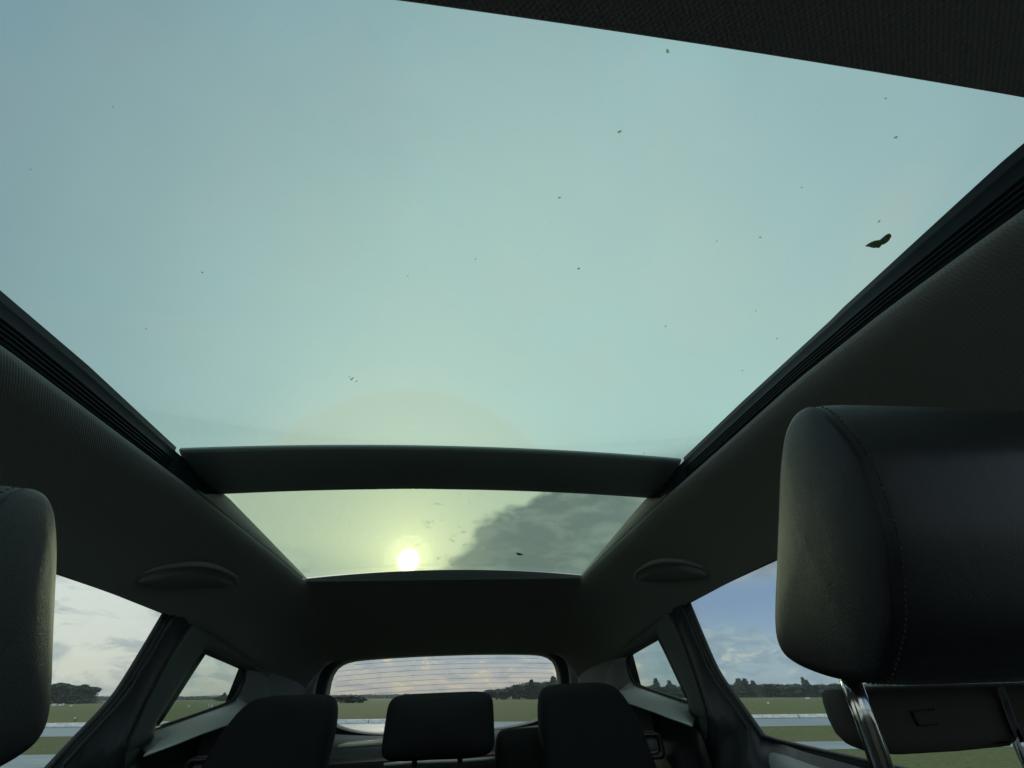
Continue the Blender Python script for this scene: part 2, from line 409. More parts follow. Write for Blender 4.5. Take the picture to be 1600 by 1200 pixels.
# small marker boards far out in the field
def marker(px, py, w, h, label, dist=None):
    g = gnd(px, py); V, F = boxm((-w/2, -.05, .12), (w/2, .05, h)); V2, F2 = boxm((-.02, -.03, 0), (.02, .03, h)); V3, F3 = boxm((-.02, -.03, 0), (.02, .03, h))
    o = mesh('marker_board', V, F, M_white, up=0, smooth=False)
    o.location = (g.x, g.y, o.location.z); tag(o, label, 'marker board')
    for s, (v, f) in ((0, (V2, F2)), (1, (V3, F3))):
        q = mesh('board_leg', v, f, M_darkside, up=0, smooth=False); q.parent = o; q.location = (-w/2+.02 if s == 0 else w/2-.02, .09, -.07)
marker(83, 1104, .95, .50, 'longest white marker board in the field beside the left headrest')
marker(92, 1104, .55, .45, 'white marker board second from the left headrest in the left field')
marker(97, 1103.5, .5, .5, 'white marker board third from the left headrest in the left field')
marker(110, 1105, .5, .35, 'lone low white marker board right of the three on the left')
marker(115, 1127, .07, .22, 'tiny white marker just beyond the barrier seen through the left door window')
marker(294, 1107, .2, .45, 'single white marker post board seen in the left quarter window')
marker(325, 1107, .14, .65, 'left one of two tall white marker boards in the left quarter window')
marker(330, 1107, .14, .6, 'right one of two tall white marker boards in the left quarter window')
marker(1262, 1093, 1.5, .5, 'low white marker board at the foot of the trees in the right door window')
marker(1201, 1102, .25, .4, 'small white marker board in the grass seen through the right door window')

# ==================================================================== TREES
def leaf_mat(name, col):
    M = bpy.data.materials.new(name); M.use_nodes = True; t = NT(M.node_tree); p = t.n['Principled BSDF']
    co = t.new('ShaderNodeTexCoord').outputs['Object']; oi = t.new('ShaderNodeObjectInfo').outputs['Random']
    c = t.mix(t.noise(co, 1.1, 4), tuple(v*.6 for v in col), tuple(v*1.45 for v in col))
    c = t.mix(t.m('MULTIPLY', oi, .35), c, (.055, .06, .03))
    t.l.new(c, p.inputs['Base Color']); p.inputs['Roughness'].default_value = .8
    return M
M_fol = leaf_mat('broadleaf_foliage', (.050, .118, .078)); M_con = leaf_mat('conifer_foliage', (.050, .110, .078)); M_bark = mat('bark', (.09, .075, .06), .9, var=(4, .3))
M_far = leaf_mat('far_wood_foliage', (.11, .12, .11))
rnd = random.Random(3)
def blob_leaves(V, F, c, r, n, s):
    for _ in range(n):
        while True:
            p = Vector((rnd.uniform(-1, 1), rnd.uniform(-1, 1), rnd.uniform(-1, 1)))
            if .35 < p.length < 1: break
        p = Vector((c[0]+p.x*r[0], c[1]+p.y*r[1], c[2]+p.z*r[2]))
        if p.z < .1: continue
        a = Vector((rnd.gauss(0, 1), rnd.gauss(0, 1), rnd.gauss(0, 1))).normalized(); b = a.orthogonal().normalized(); k = s*rnd.uniform(.6, 1.3)
        i = len(V); V += [p-a*k, p+b*k*.7, p+a*k, p-b*k*.7]; F.append((i, i+1, i+2, i+3))
def broadleaf(seed):
    rnd.seed(seed); V = []; F = []; h = 9
    for _ in range(13):
        a = rnd.uniform(0, 6.28); q = rnd.uniform(0, 2.9); z = rnd.uniform(.9, 7.6); sh = 1-abs(z-3.6)/6.5
        blob_leaves(V, F, (q*sh*math.cos(a), q*sh*math.sin(a), z), (rnd.uniform(1.1, 1.9), 1.5, rnd.uniform(.9, 1.5)), 75, .42)
    return V, F
def conifer(seed, lean=0.0, wide=1.0):
    rnd.seed(seed); V = []; F = []
    z = .8
    while z < 9.4:
        rr = (1-z/10.2)*3.2*wide*rnd.uniform(.75, 1.15)+.2
        for k in range(5):
            a = rnd.uniform(0, 6.28)
            blob_leaves(V, F, (rr*.5*math.cos(a)+lean*z*z/10, rr*.5*math.sin(a), z-.15*rr), (rr*.65, rr*.65, .42), 20, .30)
        z += .42
    return V, F
def trunk(lean=0.0, h=7.5, r=.24):
    P = [(lean*z*z/10, 0, z) for z in np.linspace(0, h, 7)]
    parts = [tube(P, [r*(1-.75*i/6) for i in range(7)], 7)]
    for k in range(5):
        a = k*1.9; z = 2.0+k*.9; b = Vector((lean*z*z/10, 0, z))
        parts.append(tube([b, b+Vector((math.cos(a)*.9, math.sin(a)*.9, .7)), b+Vector((math.cos(a)*1.6, math.sin(a)*1.6, 1.5))], [.09, .06, .03], 5))
    return join(*parts)
TM = {}
def tmesh(key, VF, material):
    me = bpy.data.meshes.new(key[0]); me.from_pydata([tuple(v) for v in VF[0]], [], VF[1]); me.materials.append(material); me.update(); TM[key] = me
for s in range(4): tmesh(('broadleaf_crown', s), broadleaf(s+20), M_fol)
for s in range(3): tmesh(('conifer_crown', s), conifer(s+50), M_con)
for s in range(3): tmesh(('leaning_crown', s), conifer(s+70, .28, 1.25), M_con)
tmesh(('straight_trunk', 0), trunk(), M_bark); tmesh(('leaning_trunk', 0), trunk(.28), M_bark)
def tree(kind, x, y, h, w, label, group=None, idx=None, rz=None):
    idx = idx if idx is not None else rnd.randrange(3)
    nm = {'broadleaf': 'broadleaf_tree', 'conifer': 'conifer_tree', 'leaning': 'windswept_pine'}[kind]
    e = empty(nm, (x, y, 0)); e.scale = (w/5.4 if kind == 'broadleaf' else w/4.4,)*2 + (h/9.0,)
    e.rotation_euler = (0, 0, rz if rz is not None else (0 if kind == 'leaning' else rnd.uniform(0, 6.28)))
    tag(e, label, 'tree', group)
    for part, key in (('crown', (kind+'_crown', idx)), ('trunk', ('leaning_trunk' if kind == 'leaning' else 'straight_trunk', 0))):
        q = bpy.data.objects.new(part, TM[key]); C.objects.link(q); q.parent = e
    return e
def at(px, dist):
    d = CARROT.to_3x3() @ ray(px, 1090); a = math.atan2(d.x, d.y); return dist*math.sin(a), dist*math.cos(a)
def hgt(px, py, dist):
    d = CARROT.to_3x3() @ ray(px, py); return EYE + dist*d.z/math.hypot(d.x, d.y)
G_R = 'broadleaf trees of the wood edge right of the field'
# wood edge right: tops traced from the photograph's skyline
sky_r = [(758, 1083), (770, 1076), (785, 1077), (797, 1071), (812, 1066), (830, 1063), (846, 1062), (862, 1063), (880, 1066), (900, 1066), (930, 1068), (960, 1068), (990, 1070), (1003, 1071), (1020, 1068),
         (1035, 1069), (1050, 1069), (1065, 1070), (1080, 1071), (1100, 1070), (1120, 1070), (1142, 1068), (1160, 1069), (1175, 1068), (1190, 1069), (1207, 1065), (1222, 1066), (1236, 1068), (1250, 1065), (1262, 1067), (1275, 1067), (1290, 1068), (1310, 1066), (1340, 1066), (1400, 1064), (1470, 1064), (1540, 1060), (1600, 1058)]
def skyline(tab, px):
    for a, b in zip(tab, tab[1:]):
        if px <= b[0]: return a[1]+(b[1]-a[1])*(px-a[0])/(b[0]-a[0])
    return tab[-1][1]
def wl(px, row):
    w = 'rear window' if px < 880 else 'right quarter window' if px < 1085 else 'right door window' if px < 1300 else 'behind the chrome posts'
    return 'dark broadleaf tree in the wood edge, %s rank, %s' % (('front', 'back')[row], w)
rnd.seed(11)
px = 776
while px < 1620:
    D = 300 + rnd.uniform(-8, 8)
    d0 = D if px > 900 else 250
    x, y = at(px, d0); h = max(3.2, hgt(px, skyline(sky_r, px)+rnd.uniform(-1.5, 2.2), d0)); w = rnd.uniform(7, 11)
    tree('broadleaf', x, y, h, w, wl(px, 0), wl(px, 0).replace('tree in', 'trees in'))
    step = w*.55/d0
    px += max(2.0, step/0.0011*(1.0 if px < 1000 else .75)*.62)
px = 790
while px < 1620:
    x, y = at(px, 325); h = max(4, hgt(px, skyline(sky_r, px)+2, 325))
    tree('broadleaf', x, y, h, rnd.uniform(9, 12), wl(px, 1), wl(px, 1).replace('tree in', 'trees in'))
    px += 11 if px < 1000 else 14
x, y = at(767, 235); tree('broadleaf', x, y, hgt(767, 1076, 235), 9.5, 'rounded tree at the left end of the wood edge behind the middle headrest', idx=1)
x, y = at(785, 245); tree('broadleaf', x, y, hgt(785, 1074, 245), 7.5, 'second rounded tree from the left end of the wood edge', idx=2)
for px, py, w, lab in [(866, 1057, 4.5, 'conifer tip standing over the wood edge in the rear window, right of its middle'), (831, 1062, 3.5, 'small conifer tip over the wood edge near the middle of the rear window wood'),
                       (993, 1058, 3, 'slender dead-topped conifer at the rear corner of the right quarter window'), (1029, 1060, 4, 'conifer tip in the middle of the right quarter window'), (1050, 1063, 3.6, 'small conifer tip toward the front of the right quarter window'),
                       (1161, 1060, 5.0, 'tallest broad conifer at the left of the right door window'), (1171, 1060, 4.0, 'conifer just right of the tallest broad conifer in the right door window'),
                       (1183, 1063, 3.4, 'third and lowest conifer of the group left in the right door window'), (1264, 1058, 2.6, 'thin spire conifer left of the chrome post in the right door window'), (1269, 1062, 3, 'short conifer touching the thin spire left of the chrome post')]:
    D = 292 if px > 900 else 246
    x, y = at(px, D); tree('conifer', x, y, hgt(px, py+1.5, D), w*1.7, lab)
# windswept pines left
sky_l = [(40, 1066), (82, 1069), (86, 1070), (92, 1073), (98, 1072), (104, 1070), (110, 1072), (116, 1073), (122, 1071), (130, 1073), (136, 1074), (141, 1075), (145, 1076)]
for px in np.arange(60, 131, 3.2):
    D = 235 + rnd.uniform(-7, 7); x, y = at(px, D); h = hgt(px, skyline(sky_l, px)+2.5+rnd.uniform(-2, 2), D)
    tree('leaning', x, y, h, 6.5, 'dark windswept pine leaning right in the clump seen through the left door window', 'windswept pines of the left clump')
for px in np.arange(60, 131, 7):
    D = 248; x, y = at(px, D); tree('broadleaf', x, y, hgt(px, 1083, D), 6.5, 'dark bushy tree filling the foot of the left pine clump', 'bushy trees under the left pine clump')
# small bushes in front of the far wood, seen between left and middle rear headrests
for px, py, w, lab in [(534, 1089, 7, 'dark bush nearest the left rear headrest in the rear window'), (545, 1088, 8, 'dark bush second from the left rear headrest in the rear window'), (553, 1088.5, 7, 'dark bush third from the left rear headrest, touching its neighbour'), (563, 1091, 5, 'smallest dark bush between the left and middle rear headrests')]:
    D = 150; x, y = at(px, D); tree('broadleaf', x, y, max(1.6, hgt(px, py, D)), w*.8, lab)
x, y = at(372, 330)
for px, py in [(346, 1087), (352, 1085), (358, 1086), (364, 1085), (370, 1086), (376, 1087)]:
    x, y = at(px, 330); tree('broadleaf', x, y, hgt(px, py, 330), 9, 'dark tree of the small clump at the rear end of the left quarter window', 'clump in the left quarter window')
x, y = at(349, 322); tree('conifer', x, y, hgt(349, 1083, 322), 4, 'conifer tip of the small clump in the left quarter window')
# far woods that read as one band
def far_wood(tab, dist, n, name, label):
    V = []; F = []
    rnd.seed(len(tab)*7)
    for _ in range(n):
        px = rnd.uniform(tab[0][0], tab[-1][0]); dd = dist*rnd.uniform(.98, 1.05)
        x, y = at(px, dd); h = hgt(px, skyline(tab, px)+rnd.uniform(-.6, .8), dist)
        hh = h*rnd.uniform(.75, 1.08)
        blob_leaves(V, F, (x, y, hh*.5), (h*.55, h*.55, hh*.5), 22, 1.5)
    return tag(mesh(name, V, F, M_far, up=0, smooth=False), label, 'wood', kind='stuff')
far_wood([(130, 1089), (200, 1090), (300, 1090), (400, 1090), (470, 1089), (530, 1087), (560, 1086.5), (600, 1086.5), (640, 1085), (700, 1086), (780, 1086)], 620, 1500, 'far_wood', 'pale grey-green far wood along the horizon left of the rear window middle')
V, F = grid(-1600, 1600, 1000, 1640, 40, 6, lambda x, y: max(0, (1-abs(y-1320)/330))*(7+3*math.sin(x*.003)+4*math.sin(x*.011+1)))
tag(mesh('hills', V, F, mat('hill_green', (.09, .11, .09), .9, var=(.01, .3)), up=0), kind='structure')
ORG.clear()

# ==================================================================== THE CAR
car = empty('car', (0, 0, 0)); car.rotation_euler = (0, -TILT, 0)
tag(car, 'dark interior of a parked car with panoramic glass roof, seen from between its front seats', 'car')
# --- roof tables: y, x_lip, z_lip, x_wall, z_wall
ROOF = [(-.75, .44, .215, .60, .09), (-.45, .455, .268, .62, .145), (-.15, .475, .288, .63, .175), (.07, .480, .293, .63, .183), (.14, .4745, .300, .626, .186), (.25, .461, .305, .624, .187), (.38, .452, .3085, .622, .187),
        (.525, .4525, .311, .621, .187), (.78, .447, .312, .621, .185), (1.0, .440, .307, .621, .178), (1.2, .431, .300, .622, .169), (1.36, .423, .292, .624, .158), (1.41, .418, .289, .622, .152),
        (1.6, .43, .268, .612, .120), (1.8, .45, .222, .600, .085), (2.0, .475, .163, .57, .06), (2.09, .49, .1315, .548, .045)]
def section(y, full):
    """headliner cross-section, right half: middle (if full) -> lip line -> wall"""
    xl, zl, xw, zw = lerp_tab(ROOF, y)
    pts = []
    if full:
        cr_ = .014 if y < 1.3 else .012*max(0, min(1, (y-1.41)/.4))
        for k in range(12):
            u = k/12; pts.append(Vector((xl*u, y, zl + cr_*(1-u*u))))
        pts.append(Vector((xl, y, zl)))
    else:
        pts += [Vector((xl+.012, y, zl+.004)), Vector((xl+.006, y, zl+.0035)), Vector((xl+.002, y, zl+.002)), Vector((xl, y, zl))]
    dx, dz = xw-xl, zl-zw
    for (u, v) in [(.015, .05), (.045, .10), (.09, .15), (.15, .20), (.23, .26), (.33, .335), (.45, .43), (.57, .53), (.69, .64), (.80, .76), (.90, .88), (1, 1)]:
        pts.append(Vector((xl+dx*u, y, zl-dz*v)))
    if not full:
        pass
    return pts
Y0 = .060
ys_o = [Y0+(1.40-Y0)*i/40 for i in range(41)]
side = loft([section(y, False) for y in ys_o])
def full_loft(ys): return loft([section(y, True) for y in ys])
front = full_loft([-.75+(Y0+.75)*i/20 for i in range(21)])
rear = full_loft([1.40+(2.09-1.40)*i/24 for i in range(25)])
# turned-up lips at the front and rear of the opening
def cross_lip(y, s, zextra=0.0):
    rings = []
    for (dy, dz) in [(0, 0), (s*.003, .003), (s*.005, .008), (s*.007, .022)]:
        xl, zl, xw, zw = lerp_tab(ROOF, y); rings.append([Vector((xl*(k/12)*1.0, y-dy, zl+(.0135 if y < 1 else 0)*(1-(k/12)**2)+dz)) for k in range(13)])
    return loft(rings)
V, F = join(side, mirror(side), front, mirror(front), rear, mirror(rear), cross_lip(Y0, 1), mirror(cross_lip(Y0, 1)))
V = [(v[0], v[1] + .0055*min(1, abs(v[0])/.48)**2*max(0, 1-abs(v[1]-Y0)/.06), v[2]) for v in V]
hl = mesh('headliner', V, F, M_head, car, solid=0)

# --- guide rails along the front opening
def rail(s):
    rings = []
    for i in range(31):
        y = .03+(.692-.03)*i/30; xl, zl, _, _ = lerp_tab(ROOF, y)
        zg = .345+.015*min(1, max(0, (y-.1)/.2)); e = (zg-zl)
        xg = lerp_tab([(.03, .49), (.105, .4735), (.316, .4795), (.5, .468), (.704, .460)] if s > 0 else [(.03, .472), (.348, .461), (.47, .456), (.704, .460)], y)[0]
        x0 = xl+.004
        pr = [(x0+.012, zl+.002), (x0, zl+.006)]
        # four fine ribs on the lower half
        for k in range(4):
            f = .16+.10*k; pr += [(x0+(xg-x0)*f+.002, zl+e*f), (x0+(xg-x0)*f+.002, zl+e*(f+.035)), (x0+(xg-x0)*(f+.04)-.001, zl+e*(f+.045)), (x0+(xg-x0)*(f+.07)-.001, zl+e*(f+.07))]
        pr += [(x0+(xg-x0)*.60, zl+e*.62), (x0+(xg-x0)*.74-.0015, zl+e*.76), (x0+(xg-x0)*.78-.002, zl+e*.80), (x0+(xg-x0)*.84+.0005, zl+e*.86), (xg, zl+e*.985), (xg+.02, zl+e)]
        rings.append([Vector((s*a, y, b)) for a, b in pr])
    return loft(rings)
for s in (1, -1):
    r = mesh('guide_rail', *rail(s), M_rail, car)
    # end block that fills the wall between rail end and crossbar
    rr = []
    for i in range(9):
        y = .690+(.866-.690)*i/8; xl, zl, _, _ = lerp_tab(ROOF, y); zb_ = max(zl+.002, .3125+(y-.784)*.415)
        rr.append([Vector((s*(xl+.0035+.001*k), y, zb_+(.352-zb_)*k/6)) for k in range(7)])
    mesh('rail_end', *loft(rr), M_rail, r)

# --- crossbar
def arch(x, amp): return amp*(1-(x/.46)**2)
def crossbar():
    prof = [(.86, .384), (.76, .382), (.7055, .3665), (.704, .3635), (.704, .361), (.712, .3575), (.735, .350), (.775, .344), (.82, .3405), (.85, .3405), (.858, .343), (.861, .347), (.861, .375)]
    rings = []
    for i in range(33):
        x = -.462+.924*i/32
        rings.append([Vector((x, y, z-.001+arch(x, .016))) for y, z in prof])
    return loft(rings)
mesh('roof_crossbar', *crossbar(), M_bar, car)

# --- rear roof opening: inner side walls and rear frame
def reveal(s):
    rr = []
    for i in range(25):
        y = .776+(1.432-.776)*i/24; xl, zl, _, _ = lerp_tab(ROOF, y)
        zt = .345+(.3055-.345)*(y-.86)/(1.43-.86)
        xt = .4465+(.4305-.4465)*(y-.86)/(1.43-.86)
        if y < .862: zt = max(zl+.0062, .3125+(y-.784)*.415)
        rr.append([Vector((s*(xl+.003), y, zl+.004)), Vector((s*(xl+(xt-xl)*.1+.0015), y, zl+.006)), Vector((s*(xl+(xt-xl)*.5+.0005), y, zl+(zt-zl)*.5)), Vector((s*xt, y, zt)), Vector((s*(xt+.04), y, zt+.003))])
    return loft(rr)
for s in (1, -1): mesh('opening_side_wall', *reveal(s), M_frit, car)
def rear_frame():
    rings = []
    for i in range(33):
        x = -.436+.872*i/32; t = (x/.43)**2
        zl = .2905
        zt = .305+.021*(1-t)
        rings.append([Vector((x, 1.398, zl-.001)), Vector((x, 1.404, zl+.003)), Vector((x, 1.415, zl+(zt-zl)*.4)), Vector((x, 1.43, zt)), Vector((x, 1.47, zt+.004))])
    return loft(rings)
mesh('rear_opening_frame', *rear_frame(), M_rframe, car)

# --- glass panels
def roofglass(y0, y1, zf, xw, n=16):
    return loft([[Vector((xw*(2*k/24-1), y0+(y1-y0)*i/n, zf(y0+(y1-y0)*i/n)+.022*(1-(2*k/24-1)**2))) for k in range(25)] for i in range(n+1)])
fg = mesh('front_roof_glass', *roofglass(.0, .79, lambda y: .352+.012*min(1, max(0, (y+.0)/.4)), .52), G_roof, car, solid=.004, offset=1)
rg = mesh('rear_roof_glass', *roofglass(.80, 1.46, lambda y: .3665+(.307-.3465)*(y-.86)/.57-.014, .485), G_roof2, car, solid=.004, offset=1)
# outer roof skin round the glass
def ring_patch(s):
    rr = []
    for i in range(31):
        y = -.3+(1.9+.3)*i/30; xl, zl, xw, zw = lerp_tab(ROOF, y)
        zt = lerp_tab([(-.3, .325), (.1, .352), (.4, .364), (.8, .362), (1.43, .318), (1.9, .262)], y)[0]
        rr.append([Vector((s*(xl+.035), y, zt)), Vector((s*(xl+.08), y, zt-.006)), Vector((s*(xw-.02), y, zt-.045)), Vector((s*(xw+.035), y, zw+.05)), Vector((s*(xw+.05), y, zw+(.020 if y < 1.5 else 0)))])
    return loft(rr)
roofskin = join(ring_patch(1), ring_patch(-1), grid(-.47, .47, 1.50, 1.9, 12, 6, lambda x, y: .318-.056*(y-1.43)/.47+.02*(1-(x/.5)**2)), grid(-.47, .47, -.3, .055, 12, 6, lambda x, y: .36-.04*abs(y-.05)/.35+.02*(1-(x/.5)**2)))
tail = grid(-.6, .6, 1.9, 2.25, 12, 6, lambda x, y: .262-.085*(y-1.9)/.35+.016*(1-(x/.6)**2)-.0)
mesh('roof_panel', *join(roofskin, tail), M_body, car, solid=0)

# --- side walls ------------------------------------------------------------
def XW(y, z): return .652-.11*(z+.05)-.03*max(0, y-1.2)
def wallpx(px, py):
    X = .63
    for _ in range(12): p = onX(px, py, X); X = XW(p.y, p.z)
    return (p.y, p.z)
NL = 48
def loop(pts):  # closed (y,z) loop resampled by corner-keeping
    return pts
def ring3(yz, off=0.0): return [Vector((XW(y, z)+off, y, z)) for y, z in yz]
def seg(a, b, n): return [(a[0]+(b[0]-a[0])*k/n, a[1]+(b[1]-a[1])*k/n) for k in range(n)]
def poly(chains):
    out = []
    for pts, n in chains:
        q = resample([(0, a, b) for a, b in pts], n+1)[:-1]; out += [(v.y, v.z) for v in q]
    return out
# window outlines, traced
dTR = wallpx(1075, 942); dMR = wallpx(1118, 1045); dBR = wallpx(1190, 1148); dB2 = wallpx(1330, 1181)
door_rear = [dTR, wallpx(1088, 974), wallpx(1103, 1010), wallpx(1116, 1040), wallpx(1130, 1064), wallpx(1160, 1105), dBR]
door_hole = [(door_rear, 14), ([dBR, wallpx(1215, 1155), wallpx(1260, 1166), dB2, (.62, -.105), (.42, -.115), (.34, -.118)], 18), ([(.34, -.118), (.34, .04), (.34, .192)], 8), ([(.34, .192), (.55, .191), wallpx(1210, 875), (.95, .183), dTR], 14)]
hole = poly(door_hole)
def grow(yz, d):
    n = len(yz); out = []
    for i in range(n):
        a = Vector(yz[i-1]); b = Vector(yz[(i+1) % n]); t = (b-a).normalized(); nr = Vector((-t.y, t.x))
        out.append((yz[i][0]+nr.x*d, yz[i][1]+nr.y*d))
    return out
seamline = [wallpx(1047, 957), wallpx(1068, 1000), wallpx(1090, 1060), wallpx(1112, 1130), wallpx(1132, 1200), (1.02, -.25), (.98, -.45)]
outer = poly([([seamline[0], *seamline[1:]], 14), ([seamline[-1], (.8, -.45), (.22, -.45)], 18), ([(.22, -.45), (.22, .0), (.22, .192)], 8), ([(.22, .192), (.55, .195), (.8, .192), (.95, .186), seamline[0]], 14)])
sgn = 1 if sum(hole[i-1][0]*hole[i][1]-hole[i][0]*hole[i-1][1] for i in range(len(hole))) > 0 else -1
sgd = -sgn*.5
def S(V, s): return [Vector((v[0]*s, v[1], v[2])) for v in V]
def build_side(s):
    nm = 'rear_door'
    h3 = ring3(hole); 
    frame = [ring3(hole, .008), ring3(hole, .002), ring3(grow(hole, sgd*.004), -.002), ring3(grow(hole, sgd*.010), -.002), ring3(grow(hole, sgd*.013), .003)]
    # door panel: from the seal outwards, sill bulging into the cabin along the bottom
    rings = []
    for t in (0, .18, .4, .65, .9, 1.0):
        r = []
        inner = grow(hole, sgd*.013)
        for (a, b), (c, d) in zip(inner, outer):
            y = a+(c-a)*t; z = b+(d-b)*t
            x = XW(y, max(z, -.13))
            if z < -.095: x -= .055*min(1, (-.095-z)/.03)**.7 + .02*min(1, (-.095-z)/.25)
            elif len(r) < 13: x -= .010*math.sin(math.pi*min(1, t*1.0))
            r.append(Vector((x, y, z)))
        rings.append(r)
    body = loft(rings, True)
    dr = mesh(nm, S(body[0], s), body[1], M_door, car, solid=.003, offset=0)
    fr = loft(frame, True); mesh('window_seal', S(fr[0], s), fr[1], M_rubber, dr, solid=0)
    # dark upright guide strip in the rear of the frame with a lighter edge
    g0 = [(dTR[0]+.020, dTR[1]-.002), *[(p[0]+.021, p[1]) for p in door_rear[1:]]]
    st = resample([(XW(a, b)-.006, a, b) for a, b in g0], 14)
    tb = tube(st, .0055, 8, 1.2); mesh('frame_strip', S(tb[0], s), tb[1], M_trim if False else M_black, dr)
    gv = [ring3(grow(hole, sgd*.003), .0045)]; c = Vector((0, 0, 0)); n = len(hole)
    gw = mesh('window_glass', S([Vector((v.x, v.y, v.z)) for v in gv[0]], s), [tuple(range(n))], G_side, dr, smooth=False)
    # ledge on the door top
    led = []
    for k in range(20):
        y = 1.06-(1.06-.24)*k/19; zb = lerp_tab([(.24, -.121), (.62, -.108), (.80, -.0985), (1.04, -.086), (1.1, -.084)], y)[0]-.016
        q_ = min(1, (1.065-y)/.16); led.append([Vector((XW(y, zb)-dx_*q_+.002*(1-q_), y, zb-dz_)) for dx_, dz_ in ((-.004, -.002), (.014, 0), (.045, .004), (.068, .016), (.080, .04), (.084, .08))])
    L = loft(led); mesh('door_ledge', S(L[0], s), L[1], M_trim, dr)
    # ---- quarter trim
    q = {k: wallpx(*v) for k, v in dict(TF=(1030, 998), TR=(980, 1029), BR=(989.5, 1066), BF=(1078, 1097)).items()}
    qh = poly([([q['TF'], wallpx(1045, 1028), wallpx(1058, 1056), wallpx(1069, 1078), q['BF']], 12), ([q['BF'], wallpx(1050, 1088), wallpx(1020, 1078), wallpx(1000, 1071), q['BR']], 12),
               ([q['BR'], wallpx(984, 1055), wallpx(981, 1043), q['TR']], 8), ([q['TR'], wallpx(981.5, 1026), wallpx(1000, 1015), q['TF']], 12)])
    sg = sgn
    fr = loft([ring3(qh, .007), ring3(qh, .001), ring3(grow(qh, sg*.004), -.003), ring3(grow(qh, sg*.009), .001)], True)
    # outer loop of the trim
    ridge = [onX(1085, 1136, .575), onX(1060, 1128, .565), onX(1020, 1112, .552), onX(965, 1093, .545), onX(920, 1083, .545)]
    A = resample([Vector((XW(*p), p[0], p[1])) for p in seamline[:5]], 13)[:-1]
    B = [Vector((XW(*seamline[4])-.0, seamline[4][0], seamline[4][1]))]
    A = resample([Vector((XW(*p)-.004, p[0]+.004, p[1])) for p in seamline[:4]] + [Vector((XW(*seamline[3])-.004, seamline[3][0]-.01, seamline[3][1]-.012))], 13)[:-1]
    qc = wallpx(1091, 1122); qd = wallpx(1090, 1132)
    Bt = resample([Vector((XW(*qc)-.006, *qc)), Vector((XW(*qd)-.016, *qd))]+ridge+[Vector((.555, 1.80, -.075))], 13)[:-1]
    Ct = resample([Vector((.555, 1.80, -.075)), Vector((.585, 1.86, 0)), Vector((.602, 1.80, .085))], 9)[:-1]
    top = [Vector((lerp_tab(ROOF, y)[2], y, lerp_tab(ROOF, y)[3])) for y in (1.80, 1.6, 1.41, 1.3, seamline[0][0]+.004)]
    Dt = resample(top, 13)[:-1]
    out3 = A+Bt+Ct+Dt
    inn = ring3(grow(qh, sg*.007), -.001)
    rings = []
    for t in (0, .08, .25, .5, .75, .92, 1):
        rings.append([a.lerp(b, t) + Vector((-.012*math.sin(math.pi*t), 0, 0)) for a, b in zip(inn, out3)])
    body = loft(rings, True)
    nq = len(inn); isp = lambda k: k % nq < 12 or k % nq >= 32; isr = lambda k: 25 <= k % nq < 32
    def sub_(fs):
        used = sorted({i for f in fs for i in f}); ix = {a: b for b, a in enumerate(used)}
        return S([body[0][i] for i in used], s), [tuple(ix[i] for i in f) for f in fs]
    fa = [f for k, f in enumerate(body[1]) if isp(k)]; fb = [f for k, f in enumerate(body[1]) if not isp(k) and not isr(k)]; fc = [f for k, f in enumerate(body[1]) if isr(k)]
    qt = mesh('quarter_trim', *sub_(fb), M_trim2, car, solid=.003, offset=0)
    mesh('rear_quarter_trim', *sub_(fc), M_trim3, car, solid=.003, offset=0)
    mesh('pillar_trim', *sub_(fa), M_cpil, car, solid=.003, offset=0)
    sm = resample([Vector((XW(*p)-.001, p[0]+.002, p[1])) for p in seamline[:5]], 24); tb = tube(sm, .0045, 8); mesh('door_seal', S(tb[0], s), tb[1], M_rubber, car)
    mesh('window_seal', S(fr[0], s), fr[1], M_rubber, qt)
    mesh('quarter_glass', S(ring3(grow(qh, sgn*.003), .0045), s), [tuple(range(len(qh)))], G_quarter, qt, smooth=False)
    pa = [wallpx(1085, 1112), qd, wallpx(1100, 1160), wallpx(1112, 1200)]; pb = [wallpx(1108, 1112), wallpx(1114, 1136), wallpx(1124, 1168), wallpx(1134, 1200)]
    pa.append((pa[-1][0]-.03, -.4)); pb.append((pb[-1][0]-.03, -.4))
    ft = loft([[Vector((XW(a, max(b, -.13))+dx_, a, b)) for a, b in q_] for q_, dx_ in ((pa, -.004), ([((a[0]+b[0])/2, (a[1]+b[1])/2) for a, b in zip(pa, pb)], -.010), (pb, -.003))])
    mesh('pillar_foot', S(ft[0], s), ft[1], M_cpil, car)
    # ---- lower side trim from the ridge down
    rr = [Vector((XW(*qd)-.014, qd[0]-.004, qd[1]-.002))]+ridge+[Vector((.555, 1.80, -.075)), Vector((.55, 2.1, -.075))]
    rr = resample(rr, 30)
    lo = loft([rr, [v+Vector((.012, 0, -.012)) for v in rr], [v+Vector((.02, 0, -.06)) for v in rr], [Vector((.62, v.y, -.6)) for v in rr]])
    mesh('side_trim', S(lo[0], s), lo[1], M_black, car)
    # ---- rear pillar trim, to the tailgate
    rw = []
    for i in range(15):
        t = i/14; y = 1.79+(2.10-1.79)*t; xl, zl, xw, zw = lerp_tab(ROOF, y)
        col = []
        for k in range(12):
            u = k/11; z = zw+.004+(-.30-zw)*u
            x0 = xw*(1) - .0*u
            bulge = .0
            x = xw + (.575-xw)*u*.5 - .02*u
            if t > 0: x = x*(1-t)+t*(.548-.0*u)
            col.append(Vector((x+.002, y, z)))
        rw.append(col)
    L = loft(rw); mesh('rear_pillar_trim', S(L[0], s), L[1], M_trim3, car)
M_door = mat('black_door_plastic', (.022, .024, .028), .45, bump=(900, .15, .0004))
M_cpil = mat('pillar_green_grey', (.085, .10, .093), .6, bump=(900, .15, .0004))
